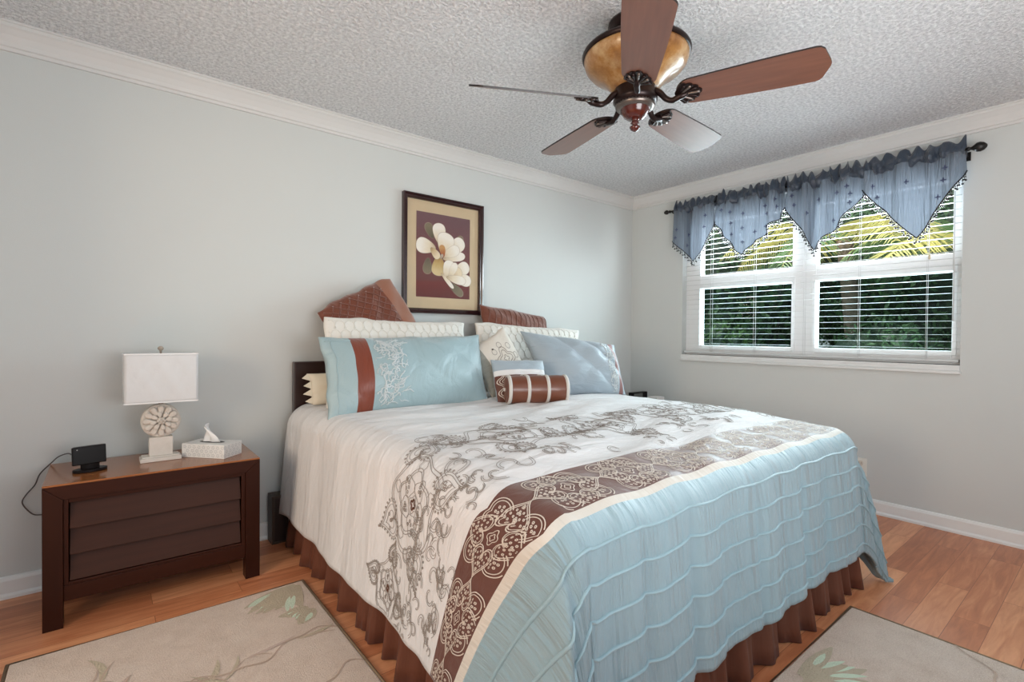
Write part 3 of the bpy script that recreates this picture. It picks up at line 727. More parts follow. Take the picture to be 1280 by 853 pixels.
b = MB(); px0, px1, pz0, pz1 = -2.297, -1.868, 1.398, 1.970
b.grid(lambda s, t: (px0 + (px1 - px0) * s, -.0112, pz0 + (pz1 - pz0) * t), 2, 2); b.build('print', print_mat(), pf)
# printed magnolias: petals drawn as flat shapes, x,y in print units (0..1, 0..1)
def petal_mat(name, c0, c1, c2):
    m = bpy.data.materials.new(name); m.use_nodes = True; t = NT(m); b = t.b; b.inputs['Roughness'].default_value = .6
    co = t.new('ShaderNodeTexCoord'); sx = t.new('ShaderNodeSeparateXYZ'); t.link(co.outputs['UV'], sx.inputs[0])
    mp = t.new('ShaderNodeMapping'); mp.inputs['Scale'].default_value = (2, 14, 1); t.link(co.outputs['UV'], mp.inputs[0])
    nz = t.new('ShaderNodeTexNoise'); nz.inputs['Scale'].default_value = 1.5; nz.inputs['Detail'].default_value = 3; t.link(mp.outputs[0], nz.inputs[0])
    ma = t.new('ShaderNodeMath', operation='MULTIPLY_ADD'); ma.inputs[1].default_value = .45; t.link(nz.outputs[0], ma.inputs[0]); t.link(sx.outputs['X'], ma.inputs[2])
    cr = t.new('ShaderNodeValToRGB'); E = cr.color_ramp.elements; E[0].position = .12; E[0].color = srgb(*c0); E[1].position = 1.1; E[1].color = srgb(*c2); k = E.new(.55); k.color = srgb(*c1)
    t.link(ma.outputs[0], cr.inputs[0]); t.link(cr.outputs[0], b.inputs['Base Color']); return m
PET = [petal_mat('petal_white', (176, 146, 104), (230, 214, 188), (244, 236, 224)), petal_mat('petal_cream', (150, 112, 70), (208, 180, 138), (232, 214, 184)), petal_mat('petal_ochre', (140, 104, 54), (192, 158, 98), (214, 190, 140)),
       petal_mat('leaf_print', (74, 66, 52), (112, 100, 78), (128, 116, 92)), petal_mat('stamen_print', (140, 62, 40), (176, 104, 58), (200, 150, 92)), petal_mat('petal_edge', (150, 126, 100), (176, 156, 134), (190, 172, 152))]
b = MB(); lay = [0]
def petal(cx_, cy_, L, W, ang, mi, edge=True, k=1.0):
    """base at the tail, tip at the head of the direction ang"""
    a = math.radians(ang); lay[0] += 1
    for q, (sc, m_) in enumerate(((1.0, 5), (.965, mi)) if edge else ((1.0, mi),)):
        off = .0115 + .00018 * lay[0] + .00008 * q; pts = []; U = []
        for t in np.linspace(0, 2 * PI, 40)[:-1]:
            cx2 = math.cos(t); xx = L / 2 * cx2 * sc; yy = W / 2 * math.sin(t) * (1 + .35 * cx2 - .15 * cx2 ** 2) * sc + .03 * W * math.sin(3 * t)
            X = cx_ + (xx * math.cos(a) - yy * math.sin(a)); Y = cy_ + (xx * math.sin(a) + yy * math.cos(a)) * .75
            pts.append((px0 + (px1 - px0) * X, -off, pz0 + (pz1 - pz0) * Y)); U.append((.5 + .5 * cx2, .5 + .5 * math.sin(t)))
        n = len(pts); pts.append(tuple(np.mean(np.array(pts), axis=0))); U.append((.5, .5))
        b.add(pts, [(i, (i + 1) % n, n) for i in range(n)], m_, False, U)
for args in [(.24, .79, .26, .15, 115, 3), (.80, .68, .28, .13, 80, 3), (.20, .37, .26, .16, 265, 3), (.72, .12, .36, .14, -35, 3),
             (.41, .77, .34, .24, 95, 0), (.17, .60, .36, .25, 172, 0), (.72, .63, .40, .24, 42, 0), (.52, .66, .36, .32, 75, 0), (.40, .38, .32, .26, 268, 2), (.69, .505, .44, .15, 12, 0), (.63, .56, .36, .18, 28, 0),
             (.33, .53, .22, .13, -45, 1), (.47, .565, .20, .11, 100, 4, False), (.45, .495, .10, .05, 60, 5, False),
             (.82, .36, .36, .22, 28, 0), (.58, .34, .34, .22, 75, 0), (.85, .24, .36, .20, -10, 0), (.70, .29, .32, .20, 35, 1), (.66, .34, .30, .13, 62, 0), (.56, .21, .34, .07, -44, 0), (.73, .235, .38, .15, -8, 0)]:
    petal(*args)
b.build('magnolia_print', PET, pf)
b = MB(); b.bb((x0 + .033, -.0205, z0 + .033), (x1 - .033, -.0185, z1 - .033)); b.build('glazing', glass_mat('picture_glass', (1, 1, 1, 1), .35), pf)

# ------------------------------------------------------------------ nightstands
def nightstand(x0, x1, yf, ztop, label):
    t = thing('nightstand', label, 'nightstand', ((x0 + x1) / 2, -.24, 0)); yb = -.032; w = .060
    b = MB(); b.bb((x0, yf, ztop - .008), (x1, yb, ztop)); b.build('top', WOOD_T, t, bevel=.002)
    b = MB(); b.add([(x0, yf, ztop - .008), (x1, yf, ztop - .008), (x1 - w, yf, ztop - .062), (x0 + w, yf, ztop - .062), (x0, yb, ztop - .008), (x1, yb, ztop - .008), (x1 - w, yb, ztop - .062), (x0 + w, yb, ztop - .062)],
                    [(0, 3, 2, 1), (4, 5, 6, 7), (0, 1, 5, 4), (3, 7, 6, 2), (0, 4, 7, 3), (1, 2, 6, 5)]); b.build('top_rail', WOOD, t, bevel=.0012)
    for s, a, c in ((1, x0, x0 + w), (-1, x1, x1 - w)):
        for y0_, y1_ in ((yf, yf + .06), (yb - .06, yb)):
            b = MB(); b.add([(a, y0_, 0), (c, y0_, 0), (c, y0_, ztop - .063), (a, y0_, ztop - .009), (a, y1_, 0), (c, y1_, 0), (c, y1_, ztop - .063), (a, y1_, ztop - .009)],
                            [(0, 1, 2, 3), (7, 6, 5, 4), (0, 4, 5, 1), (1, 5, 6, 2), (2, 6, 7, 3), (3, 7, 4, 0)] if s > 0 else [(3, 2, 1, 0), (4, 5, 6, 7), (1, 5, 4, 0), (2, 6, 5, 1), (3, 7, 6, 2), (0, 4, 7, 3)]); b.build('leg', WOOD_V, t, bevel=.0012)
        b = MB(); b.bb((a + s * .004, yf + .06, .105), (a + s * .02, yb - .06, ztop - .01)); b.build('side_panel', WOOD, t)
    b = MB(); b.bb((x0 + w, yf + .006, .100), (x1 - w, yf + .03, .160)); b.build('bottom_rail', WOOD, t, bevel=.002)
    b = MB()
    b.bb((x0 + w, yf + .008, .160), (x0 + w + .016, yf + .024, ztop - .062)); b.bb((x1 - w - .016, yf + .008, .160), (x1 - w, yf + .024, ztop - .062))
    b.bb((x0 + w + .016, yf + .008, ztop - .078), (x1 - w - .016, yf + .024, ztop - .062)); b.bb((x0 + w + .016, yf + .008, .160), (x1 - w - .016, yf + .024, .172)); b.build('drawer_frame', WOOD, t, bevel=.002)
    n = 3; za, zb = .176, ztop - .080; hh = (zb - za) / n
    for k in range(n):
        b = MB(); a, c = za + k * hh, za + (k + 1) * hh - .003; xl, xr = x0 + w + .019, x1 - w - .019
        b.add([(xl, yf + .009, a), (xr, yf + .009, a), (xr, yf + .036, c), (xl, yf + .036, c), (xl, yf + .06, a), (xr, yf + .06, a), (xr, yf + .06, c), (xl, yf + .06, c)],
              [(0, 1, 2, 3), (5, 4, 7, 6), (4, 5, 1, 0), (3, 2, 6, 7), (4, 0, 3, 7), (1, 5, 6, 2)]); b.build('drawer_front', WOOD_F, t, bevel=.0015)
    b = MB(); b.bb((x0 + w, yb - .02, .10), (x1 - w, yb - .008, ztop - .06)); b.bb((x0 + .02, yf + .06, .098), (x1 - .02, yb, .108)); b.build('back_panel', WOOD, t)
    return t
WOOD_F = mat('espresso_drawer_wood', srgb(60, 32, 20), .5, var=.3, vscale=3, stretch=(1.2, 14, 14), spec=.2)
WOOD_T = mat('espresso_top_warm_lit', srgb(148, 90, 48), .2, var=.2, vscale=3, stretch=(1.2, 14, 14), coat=.15)  # amber reflection of the warm light put into the top's base colour
WOOD_V = mat('espresso_wood_upright', srgb(48, 21, 12), .32, var=.2, vscale=3, stretch=(14, 14, 1.2), spec=.18)
nightstand(-4.100, -3.345, -.449, .560, 'dark espresso nightstand with three louvred drawers left of the bed')
nightstand(-.865, -.110, -.449, .560, 'dark nightstand almost hidden in the corner beyond the bed')

# ------------------------------------------------------------------ things on the near nightstand
ZN = .5602
lt = thing('table_lamp', 'white washed rosette table lamp with a rectangular plastic-wrapped shade on the nightstand', 'lamp', (-3.713, -.22, ZN))
WASH = mat('whitewashed_wood', srgb(214, 208, 200), .7, var=.1, vscale=30, bump=.15, bscale=60)
b = MB(); b.bb((-3.792, -.262, ZN), (-3.636, -.178, ZN + .018)); b.bb((-3.785, -.256, ZN + .018), (-3.643, -.184, ZN + .024)); b.build('foot', WASH, lt, bevel=.003)
b = MB(); b.bb((-3.758, -.244, ZN + .024), (-3.668, -.196, .668)); b.build('neck_block', WASH, lt, bevel=.003)
M_ROS = mat('carved_rosette', srgb(206, 198, 188), .75, var=.14, vscale=40, bump=.3, bscale=50)
ry = Matrix.Rotation(PI / 2, 3, 'X'); cz = .742
b = MB(); b.lathe([(0, -.02), (.070, -.02), (.076, -.012), (.076, .012), (.070, .018), (.060, .014), (.03, .012), (0, .012)], (-3.713, -.22, cz), 48, axis=ry)
for ring, n, L, W, off in ((.050, 12, .044, .026, .018), (.030, 8, .030, .022, .024)):
    for i in range(n):
        a = 2 * PI * i / n + (.2 if n == 8 else 0)
        def pt(s, t_, a=a, ring=ring, L=L, W=W, off=off):
            u, v = 2 * s - 1, 2 * t_ - 1
            rr_ = math.sqrt(max(0, 1 - u * u)); X = ring + u * L / 2; Y = v * W / 2 * rr_ * (1 + .3 * u); h = off + .016 * (rr_ * (1 - v * v)) ** .5 - .006 * (1 - abs(v)) * rr_
            return (-3.713 + X * math.cos(a) - Y * math.sin(a), -.22 - h, cz + X * math.sin(a) + Y * math.cos(a))
        b.grid(pt, 8, 8)
for i in range(6):
    a = i * PI / 3; b.lathe([(0, .010), (.006, .008), (.008, 0), (.006, -.008)], (-3.713 + .011 * math.cos(a), -.247, cz + .011 * math.sin(a)), 10, axis=ry)
b.lathe([(0, .010), (.006, .007), (.007, 0)], (-3.713, -.252, cz), 10, axis=ry)
b.build('rosette', M_ROS, lt)
b = MB(); b.tube([(-3.713, -.22, .815), (-3.713, -.22, .87)], .010, 12); b.tube([(-3.713, -.22, .86), (-3.713, -.22, 1.055)], .004, 8); b.build('stem', mat('aged_brass', srgb(150, 130, 105), .4, .7), lt)
M_SHADE = mat('shade_linen', srgb(206, 207, 208), .45, var=.03, bump=.2, bscale=22, spec=.6)
b = MB(); sx0, sx1, sy0, sy1, sz0, sz1 = -3.848, -3.577, -.30, -.14, .832, 1.050; tx = .003
for a0, a1 in (((sx0, sy0), (sx1, sy0)), ((sx1, sy0), (sx1, sy1)), ((sx1, sy1), (sx0, sy1)), ((sx0, sy1), (sx0, sy0))):
    d = Vector((a1[0] - a0[0], a1[1] - a0[1], 0)); nn_ = Vector((d.y, -d.x, 0)).normalized()
    def fn(s, t_, a0=a0, d=d, nn_=nn_):
        p = Vector((a0[0], a0[1], sz0)) + d * s + Vector((0, 0, (sz1 - sz0) * t_))
        e_ = math.sin(PI * s) * math.sin(PI * t_)
        k = (abs(math.sin(9 * s + 4 * t_ + .5)) ** 6 + abs(math.sin(14 * s - 7 * t_)) ** 8)
        return p + nn_ * (.0022 * k * e_ ** .5 + .001)
    b.grid(fn, 24, 16)
pw = b
pw.bb((sx0 - .001, sy0 - .003, sz1 - .004), (sx1 + .001, sy0 + .002, sz1 + .002), 1); pw.bb((sx0 - .001, sy0 - .003, sz0 - .002), (sx1 + .001, sy0 + .002, sz0 + .004), 1)
pw.bb((sx0 - .003, sy0, sz0), (sx0 + .002, sy1, sz0 + .004), 1); pw.bb((sx1 - .002, sy0, sz0), (sx1 + .003, sy1, sz0 + .004), 1); pw.bb((sx0 - .003, sy0, sz1 - .004), (sx0 + .002, sy1, sz1), 1); pw.bb((sx1 - .002, sy0, sz1 - .004), (sx1 + .003, sy1, sz1), 1)
shade = b.build('shade', [M_SHADE, mat('shade_edge', srgb(224, 224, 224), .4)], lt, solid=.002)

b = MB(); b.lathe([(0, .011), (.007, .0095), (.011, .004), (.012, 0), (.010, -.005), (.005, -.010), (.004, -.022)], (-3.713, -.22, 1.072), 18); b.build('finial', mat('stone_finial', srgb(170, 156, 142), .6), lt)

# tissue box
tb = thing('tissue_box', 'white floral tissue box with a tissue pulled up on the nightstand', 'tissue box', (-3.50, -.26, ZN))
TBM = mat('tissue_carton', srgb(228, 228, 226), .5, var=.10, vscale=34)
P0, P1, P2 = Vector((-3.484, -.386, 0)), Vector((-3.395, -.305, 0)), Vector((-3.632, -.222, 0)); P3 = P1 + P2 - P0; hb = .064
b = MB(); V = [(p.x, p.y, ZN) for p in (P0, P1, P3, P2)] + [(p.x, p.y, ZN + hb) for p in (P0, P1, P3, P2)]
b.add(V, [(3, 2, 1, 0), (4, 5, 6, 7), (0, 1, 5, 4), (1, 2, 6, 5), (2, 3, 7, 6), (3, 0, 4, 7)]); b.build('carton', TBM, tb, bevel=.0015)
cc = (P0 + P3) / 2; ux = (P2 - P0).normalized(); uy = (P1 - P0).normalized()
b = MB(); b.add([cc + ux * (.065 * math.cos(a)) + uy * (.022 * math.sin(a)) + Vector((0, 0, ZN + hb + .0006)) for a in np.linspace(0, 2 * PI, 25)[:-1]], [tuple(range(24))]); b.build('slot', mat('slot_dark', srgb(70, 66, 66), .8), tb)
b = MB()
def tis(s, t_):
    u = s - .5; w = .045 * (1 - .55 * t_) * (1 + .15 * math.sin(7 * s + 3 * t_)); tw = 1.2 * t_
    X = u * 2 * w * math.cos(tw) + .030 * t_ ** 1.5; Y = u * 2 * w * math.sin(tw) * .7 + .010 * math.sin(10 * s + 4 * t_) * (.3 + t_)
    return cc + ux * X + uy * Y + Vector((0, 0, ZN + hb - .004 + .080 * t_ * (1 - .12 * math.sin(5 * s))))
b.grid(tis, 16, 12); b.build('tissue', mat('tissue_paper', srgb(238, 238, 238), .9), tb, solid=.0008)
b = MB()
for face in (0, 1):
    a, d = (P0, P2 - P0) if face == 0 else (P0, P1 - P0); nn_ = -uy if face == 0 else -ux
    for i in range(9 if face == 0 else 5):
        for j in range(3):
            s = (i + .3 + .4 * (j % 2)) / (9 if face == 0 else 5); z = ZN + .014 + .018 * j
            if s > .93: continue
            c = a + d * s + Vector((0, 0, z)) + nn_ * .0008
            dd = d.normalized()
            for q in range(5):
                an = q * 2 * PI / 5 + i; p = c + dd * .006 * math.cos(an) + Vector((0, 0, .006 * math.sin(an)))
                b.add([p + dd * .0028 * math.cos(t_) + Vector((0, 0, .0028 * math.sin(t_))) for t_ in np.linspace(0, 2 * PI, 7)[:-1]], [tuple(range(6))])
b.build('flower_pattern', mat('carton_flowers', srgb(196, 198, 198), .5), tb)

# digital alarm clock
ck = thing('alarm_clock', 'black glossy alarm clock on a small stand at the left of the nightstand', 'clock', (-3.965, -.27, ZN))
BLK = mat('black_gloss', srgb(16, 10, 9), .25, var=.05, spec=.08); BLK2 = mat('black_plastic', srgb(22, 17, 17), .4, var=.05, spec=.15)
rz = Matrix.Rotation(.22, 3, 'Z') @ Matrix.Rotation(-.12, 3, 'X'); rz0 = Matrix.Rotation(.22, 3, 'Z')
b = MB(); b.box((-3.965, -.285, ZN + .070), (.112, .016, .074), 0, rz); b.build('face', BLK, ck, bevel=.003)
b = MB(); out = [(.054 * math.cos(a), .030 * max(0, math.sin(a)) - .004 * (math.sin(a) < 0)) for a in np.linspace(0, 2 * PI, 25)[:-1]]
b.prism([(x, y) for x, y in out], .070, rz, 0, (-3.963, -.272, ZN + .071)); b.build('casing', BLK2, ck)
b = MB(); b.prism([(.058 * math.cos(a), .034 * math.sin(a)) for a in np.linspace(0, 2 * PI, 33)[:-1]], .012, rz0, 0, (-3.962, -.276, ZN + .0062)); b.prism([(.032 * math.cos(a), .016 * math.sin(a)) for a in np.linspace(0, 2 * PI, 25)[:-1]], .034, rz0, 0, (-3.962, -.268, ZN + .022)); b.build('stand', BLK2, ck, bevel=.002)
b = MB(); b.tube([rz @ Vector((-.040, -.0085, .026)) + Vector((-3.965, -.285, ZN + .070)), rz @ Vector((-.040, -.010, .026)) + Vector((-3.965, -.285, ZN + .070))], .0022, 8); b.build('indicator', mat('indicator_dot', srgb(190, 190, 190), .4), ck)
b = MB()
def catm(pts, n=8):
    P = [Vector(p) for p in pts]; P = [P[0]] + P + [P[-1]]; R_ = []
    for i in range(1, len(P) - 2):
        for k in range(n):
            t = k / n; a, b2, c, d = P[i - 1:i + 3]
            R_.append(.5 * ((2 * b2) + (-a + c) * t + (2 * a - 5 * b2 + 4 * c - d) * t * t + (-a + 3 * b2 - 3 * c + d) * t ** 3))
    R_.append(P[-2]); return R_
b.tube(catm([(-4.01, -.255, .620), (-4.035, -.16, .622), (-4.07, -.09, .600), (-4.098, -.045, .566), (-4.135, -.022, .52), (-4.152, -.018, .474), (-4.180, -.016, .435), (-4.192, -.016, .405), (-4.178, -.018, .372), (-4.155, -.02, .345), (-4.125, -.022, .338), (-4.08, -.018, .32), (-4.05, -.016, .25)]), .0026, 7)
b.build('power_cord', mat('grey_cord', srgb(78, 72, 70), .5), ck)

# things on the far nightstand
c2 = thing('alarm_clock', 'small black clock just showing above the bed in the corner', 'clock', (-.225, -.25, ZN))
b = MB(); b.bb((-.330, -.285, ZN), (-.125, -.235, ZN + .088)); b.build('casing', BLK2, c2, bevel=.004)
b = MB(); b.bb((-.318, -.289, ZN + .012), (-.20, -.284, ZN + .078)); b.build('display', mat('dull_grey_display', srgb(96, 98, 96), .3), c2)
w2 = thing('small_box', 'low white box beside the small black clock in the corner', 'box', (-.165, -.40, ZN))
b = MB(); b.bb((-.205, -.44, ZN), (-.05 - .045, -.345, ZN + .055)); b.build('carton', TBM, w2, bevel=.002)
b = MB(); b.bb((-.195, -.43, ZN + .055), (-.105, -.355, ZN + .057)); b.build('lid', mat('white_lid', srgb(230, 230, 228), .5), w2)

# small box on the floor between nightstand and bed
sb = thing('storage_box', 'small dark brown wooden box on the floor between nightstand and bed', 'box', (-3.12, -.07, 0))
BXM = mat('dark_box_wood', srgb(58, 44, 34), .45, var=.2, vscale=6); BXD = mat('dark_box_front', srgb(38, 22, 16), .45, var=.2, vscale=6)
b = MB(); x0, x1, y0, y1, h = -3.212, -3.128, -.118, -.028, .262
b.bb((x0, y0, 0), (x0 + .014, y1, h)); b.bb((x1 - .012, y0, 0), (x1, y1, h)); b.bb((x0 + .014, y0, h - .014), (x1 - .012, y1, h)); b.bb((x0 + .014, y0, 0), (x1 - .012, y1, .012)); b.build('carcass', BXM, sb, bevel=.0015)
b = MB(); b.bb((x0 + .014, y0 + .006, .012), (x1 - .012, y0 + .016, h - .014)); b.build('front_panel', BXD, sb)

# ------------------------------------------------------------------ rugs
def rug_mat():
    m = bpy.data.materials.new('rug_pile'); m.use_nodes = True; t = NT(m); b = t.b; b.inputs['Roughness'].default_value = .95; b.inputs['Sheen Weight'].default_value = .3; b.inputs['Specular IOR Level'].default_value = .1
    co = t.new('ShaderNodeTexCoord'); prev = None
    for sc, c0, c1, w in ((5, (214, 186, 164), (232, 214, 198), 1), (16, (196, 172, 152), (240, 222, 206), .5), (260, (186, 160, 140), (248, 232, 218), .5)):
        nz = t.new('ShaderNodeTexNoise'); nz.inputs['Scale'].default_value = sc; nz.inputs['Detail'].default_value = 5; nz.inputs['Distortion'].default_value = .6; t.link(co.outputs['Object'], nz.inputs[0])
        cr = t.new('ShaderNodeValToRGB'); cr.color_ramp.elements[0].position = .3; cr.color_ramp.elements[1].position = .7; cr.color_ramp.elements[0].color = srgb(*c0); cr.color_ramp.elements[1].color = srgb(*c1); t.link(nz.outputs[0], cr.inputs[0])
        if prev is None: prev = cr.outputs[0]
        else:
            mx = t.new('ShaderNodeMix', data_type='RGBA'); mx.inputs[0].default_value = w; t.link(prev, mx.inputs[6]); t.link(cr.outputs[0], mx.inputs[7]); prev = mx.outputs[2]
    t.link(prev, b.inputs['Base Color'])
    bp = t.new('ShaderNodeBump'); bp.inputs['Strength'].default_value = 1; bp.inputs['Distance'].default_value = .006; t.link(nz.outputs[0], bp.inputs['Height']); t.link(bp.outputs[0], b.inputs['Normal']); return m
RUGM = rug_mat()
RUGE = mat('rug_edge', srgb(150, 126, 100), .9, var=.15, vscale=60, bump=.4, bscale=200)
RUGL = [mat('rug_leaf_mint', srgb(214, 228, 206), .95, var=.1, vscale=20, bump=.8, bscale=160), mat('rug_leaf_taupe', srgb(196, 182, 158), .95, var=.12, vscale=20, bump=.8, bscale=160),
        mat('rug_carved_line', srgb(192, 168, 150), .95, var=.1, vscale=20), mat('rug_mauve', srgb(206, 182, 170), .95, var=.1, vscale=12, bump=.8, bscale=160)]
def rug(label, x0, x1, y0, y1, corner, seed):
    rr = random.Random(seed); t = thing('area_rug', label, 'rug', ((x0 + x1) / 2, (y0 + y1) / 2, 0)); h = .012
    b = MB(); b.bb((x0 + .006, y0 + .006, 0.0005), (x1 - .006, y1 - .006, h)); b.build('pile', RUGM, t, bevel=.005)
    b = MB(); b.tube([(x0, y0, .006), (x1, y0, .006), (x1, y1, .006), (x0, y1, .006)], .0062, 8, closed=True); b.build('binding', RUGE, t)
    b = MB(); zz = [h + .0006]
    def blade(p, a, L, W, mi, bend=.4):
        zz[0] += .00003; n = 12; Vt = []
        for i in range(n + 1):
            k = i / n; an = a + bend * k; x = p[0] + L * k * math.cos(a + bend * k * .5); y = p[1] + L * k * math.sin(a + bend * k * .5); w = W * math.sin(PI * min(1, k * .9 + .08)) ** .8
            Vt += [(x - w * math.sin(an), y + w * math.cos(an), zz[0]), (x + w * math.sin(an), y - w * math.cos(an), zz[0])]
        Vt = [(min(x1 - .01, max(x0 + .01, v[0])), min(y1 - .01, max(y0 + .01, v[1])), v[2]) for v in Vt]
        b.add(Vt, [(2 * i, 2 * i + 1, 2 * i + 3, 2 * i + 2) for i in range(n)], mi)
    for (cx_, cy_, a0, spread, nb, L) in corner:
        for i in range(nb):
            a = a0 + spread * (i / (nb - 1) - .5)
            blade((cx_ + .02 * math.cos(a), cy_ + .02 * math.sin(a)), a, L * rr.uniform(.75, 1.0), .026, 1, rr.uniform(-.5, .5))
            blade((cx_ + L * .45 * math.cos(a), cy_ + L * .45 * math.sin(a)), a, L * rr.uniform(.35, .5), .011, 0, rr.uniform(-.5, .5))
    for i in range(16):
        p = (rr.uniform(x0 + .12, x1 - .15), rr.uniform(y0 + .1, y1 - .25)); a = rr.uniform(0, 6.28)
        blade(p, a, rr.uniform(.08, .2), rr.uniform(.006, .012), 1 if i % 3 else 3, rr.uniform(-1.2, 1.2))
        blade(p, a + .2, rr.uniform(.08, .2), .003, 2, rr.uniform(-1.5, 1.5))
    for i in range(9):
        p = Vector((rr.uniform(x0 + .1, x1 - .3), rr.uniform(y0 + .1, y1 - .2), 0)); a = rr.uniform(-.6, .6); L = rr.uniform(.3, .6); n = 30; Vt = []; zz[0] += .00003
        for k in range(n + 1):
            q = k / n; x = p.x + L * q * math.cos(a) ; y = p.y + L * q * math.sin(a) + .03 * math.sin(9 * q + i) + .012 * math.sin(23 * q)
            x, y = min(x1 - .01, max(x0 + .01, x)), min(y1 - .01, max(y0 + .01, y))
            Vt += [(x, y + .0035, zz[0]), (x, y - .0035, zz[0])]
        b.add(Vt, [(2 * k, 2 * k + 1, 2 * k + 3, 2 * k + 2) for k in range(n)], 2)
    b.build('leaf_pattern', RUGL, t)
rug('pinkish taupe leaf rug on the floor in front of the nightstand', -4.175, -3.205, -2.40, -.637, [(-3.23, -.66, PI * 1.22, .9, 9, .26), (-3.24, -.90, PI * 1.15, 1.3, 6, .12)], 5)
rug('grey taupe leaf rug on the floor at the foot of the bed', -2.44, -1.458, -4.05, -2.292, [(-2.12, -2.34, PI * 1.75, 1.4, 9, .26), (-2.2, -2.7, PI * 1.7, 1.2, 7, .22)], 6)

# ------------------------------------------------------------------ ceiling fan
FX, FY = -2.2005, -1.7136
fan = thing('ceiling_fan', 'five blade ceiling fan with amber bowl and carved bronze arms on the ceiling', 'ceiling fan', (FX, FY, H))
BRZ = mat('oil_bronze', srgb(40, 26, 24), .3, .55, var=.25, vscale=30); BRZ2 = mat('bronze_highlight', srgb(118, 108, 102), .3, .8, var=.2, vscale=60)
CHERRY = mat('cherry_cap', srgb(74, 22, 12), .2, var=.25, vscale=12, coat=.5)
def amber_mat():
    m = bpy.data.materials.new('amber_finish'); m.use_nodes = True; t = NT(m); b = t.b
    co = t.new('ShaderNodeTexCoord'); nz = t.new('ShaderNodeTexNoise'); nz.inputs['Scale'].default_value = 9; nz.inputs['Detail'].default_value = 7; nz.inputs['Roughness'].default_value = .65
    t.link(co.outputs['Object'], nz.inputs[0]); cr = t.new('ShaderNodeValToRGB'); E = cr.color_ramp.elements
    E[0].position = .32; E[0].color = srgb(112, 66, 28); E[1].position = .75; E[1].color = srgb(212, 186, 144); k = E.new(.52); k.color = srgb(166, 120, 66)
    t.link(nz.outputs[0], cr.inputs[0]); t.link(cr.outputs[0], b.inputs['Base Color']); b.inputs['Roughness'].default_value = .3; b.inputs['Coat Weight'].default_value = .3
    return m
b = MB(); b.lathe([(.112, H), (.115, H - .012), (.108, H - .03), (.07, H - .05), (.02, H - .055)], (FX, FY, 0), 40); b.build('canopy', BRZ, fan)
b = MB(); b.tube([(FX, FY, H - .05), (FX, FY, 2.30)], .018, 16); b.build('downrod', BRZ, fan)
b = MB(); b.lathe([(0.05, 2.322), (.20, 2.322), (.216, 2.318), (.221, 2.308), (.216, 2.298), (.212, 2.296)], (FX, FY, 0), 56); b.build('bowl_rim', BRZ, fan)
b = MB(); b.lathe([(.10, 2.31), (.212, 2.302), (.211, 2.285), (.203, 2.262), (.186, 2.243), (.162, 2.228), (.140, 2.215), (.123, 2.200), (.109, 2.185), (.094, 2.172), (.07, 2.165)], (FX, FY, 0), 56); b.build('bowl', amber_mat(), fan)
b = MB(); b.lathe([(.03, 2.185), (.070, 2.184), (.082, 2.178), (.085, 2.168), (.085, 2.135), (.090, 2.128), (.090, 2.118), (.084, 2.112), (.079, 2.104)], (FX, FY, 0), 48); b.build('motor_housing', BRZ, fan)
b = MB(); b.lathe([(.079, 2.106), (.080, 2.098), (.074, 2.090), (.066, 2.086)], (FX, FY, 0), 72, ripple=lambda a, i: .02 * math.cos(36 * a)); b.build('fluted_ring', BRZ2, fan)
b = MB(); b.lathe([(.066, 2.092), (.060, 2.086), (.056, 2.074), (.046, 2.058), (.032, 2.048), (.02, 2.045)], (FX, FY, 0), 40); b.build('switch_cup', CHERRY, fan)
b = MB(); b.lathe([(.02, 2.048), (.016, 2.044), (.011, 2.040), (.015, 2.034), (.018, 2.030), (.010, 2.024), (.013, 2.018), (.021, 2.016), (.022, 2.012), (.016, 2.003), (.006, 1.997), (0, 1.995)], (FX, FY, 0), 24); b.build('finial', CHERRY, fan)
def blade_mat():
    m = bpy.data.materials.new('blade_walnut'); m.use_nodes = True; t = NT(m); b = t.b
    co = t.new('ShaderNodeTexCoord'); mp = t.new('ShaderNodeMapping'); mp.inputs['Scale'].default_value = (3, 40, 1); t.link(co.outputs['UV'], mp.inputs[0])
    nz = t.new('ShaderNodeTexNoise'); nz.inputs['Scale'].default_value = 1.5; nz.inputs['Detail'].default_value = 6; t.link(mp.outputs[0], nz.inputs[0])
    cr = t.new('ShaderNodeValToRGB'); cr.color_ramp.elements[0].color = srgb(92, 58, 46); cr.color_ramp.elements[1].color = srgb(132, 88, 70)
    t.link(nz.outputs[0], cr.inputs[0]); t.link(cr.outputs[0], b.inputs['Base Color']); b.inputs['Roughness'].default_value = .35; b.inputs['Coat Weight'].default_value = .5; b.inputs['Coat Roughness'].default_value = .4
    return m
BLD = blade_mat(); BLE = mat('blade_edge', srgb(30, 20, 18), .4)
PITCH = math.radians(-15)
def blade_outline():
    pts = []
    for a in np.linspace(-PI / 2, PI / 2, 15):       # rounded root
        pts.append((.226 - .062 * math.cos(a), .066 * math.sin(a)))
    pts = pts[::1]
    up = [(.35, .073), (.45, .078), (.55, .081), (.645, .082), (.657, .078), (.668, .068), (.690, .018), (.692, .004), (.688, -.012), (.668, -.066), (.655, -.078), (.64, -.081), (.55, -.080), (.45, -.077), (.35, -.072)]
    return pts + up
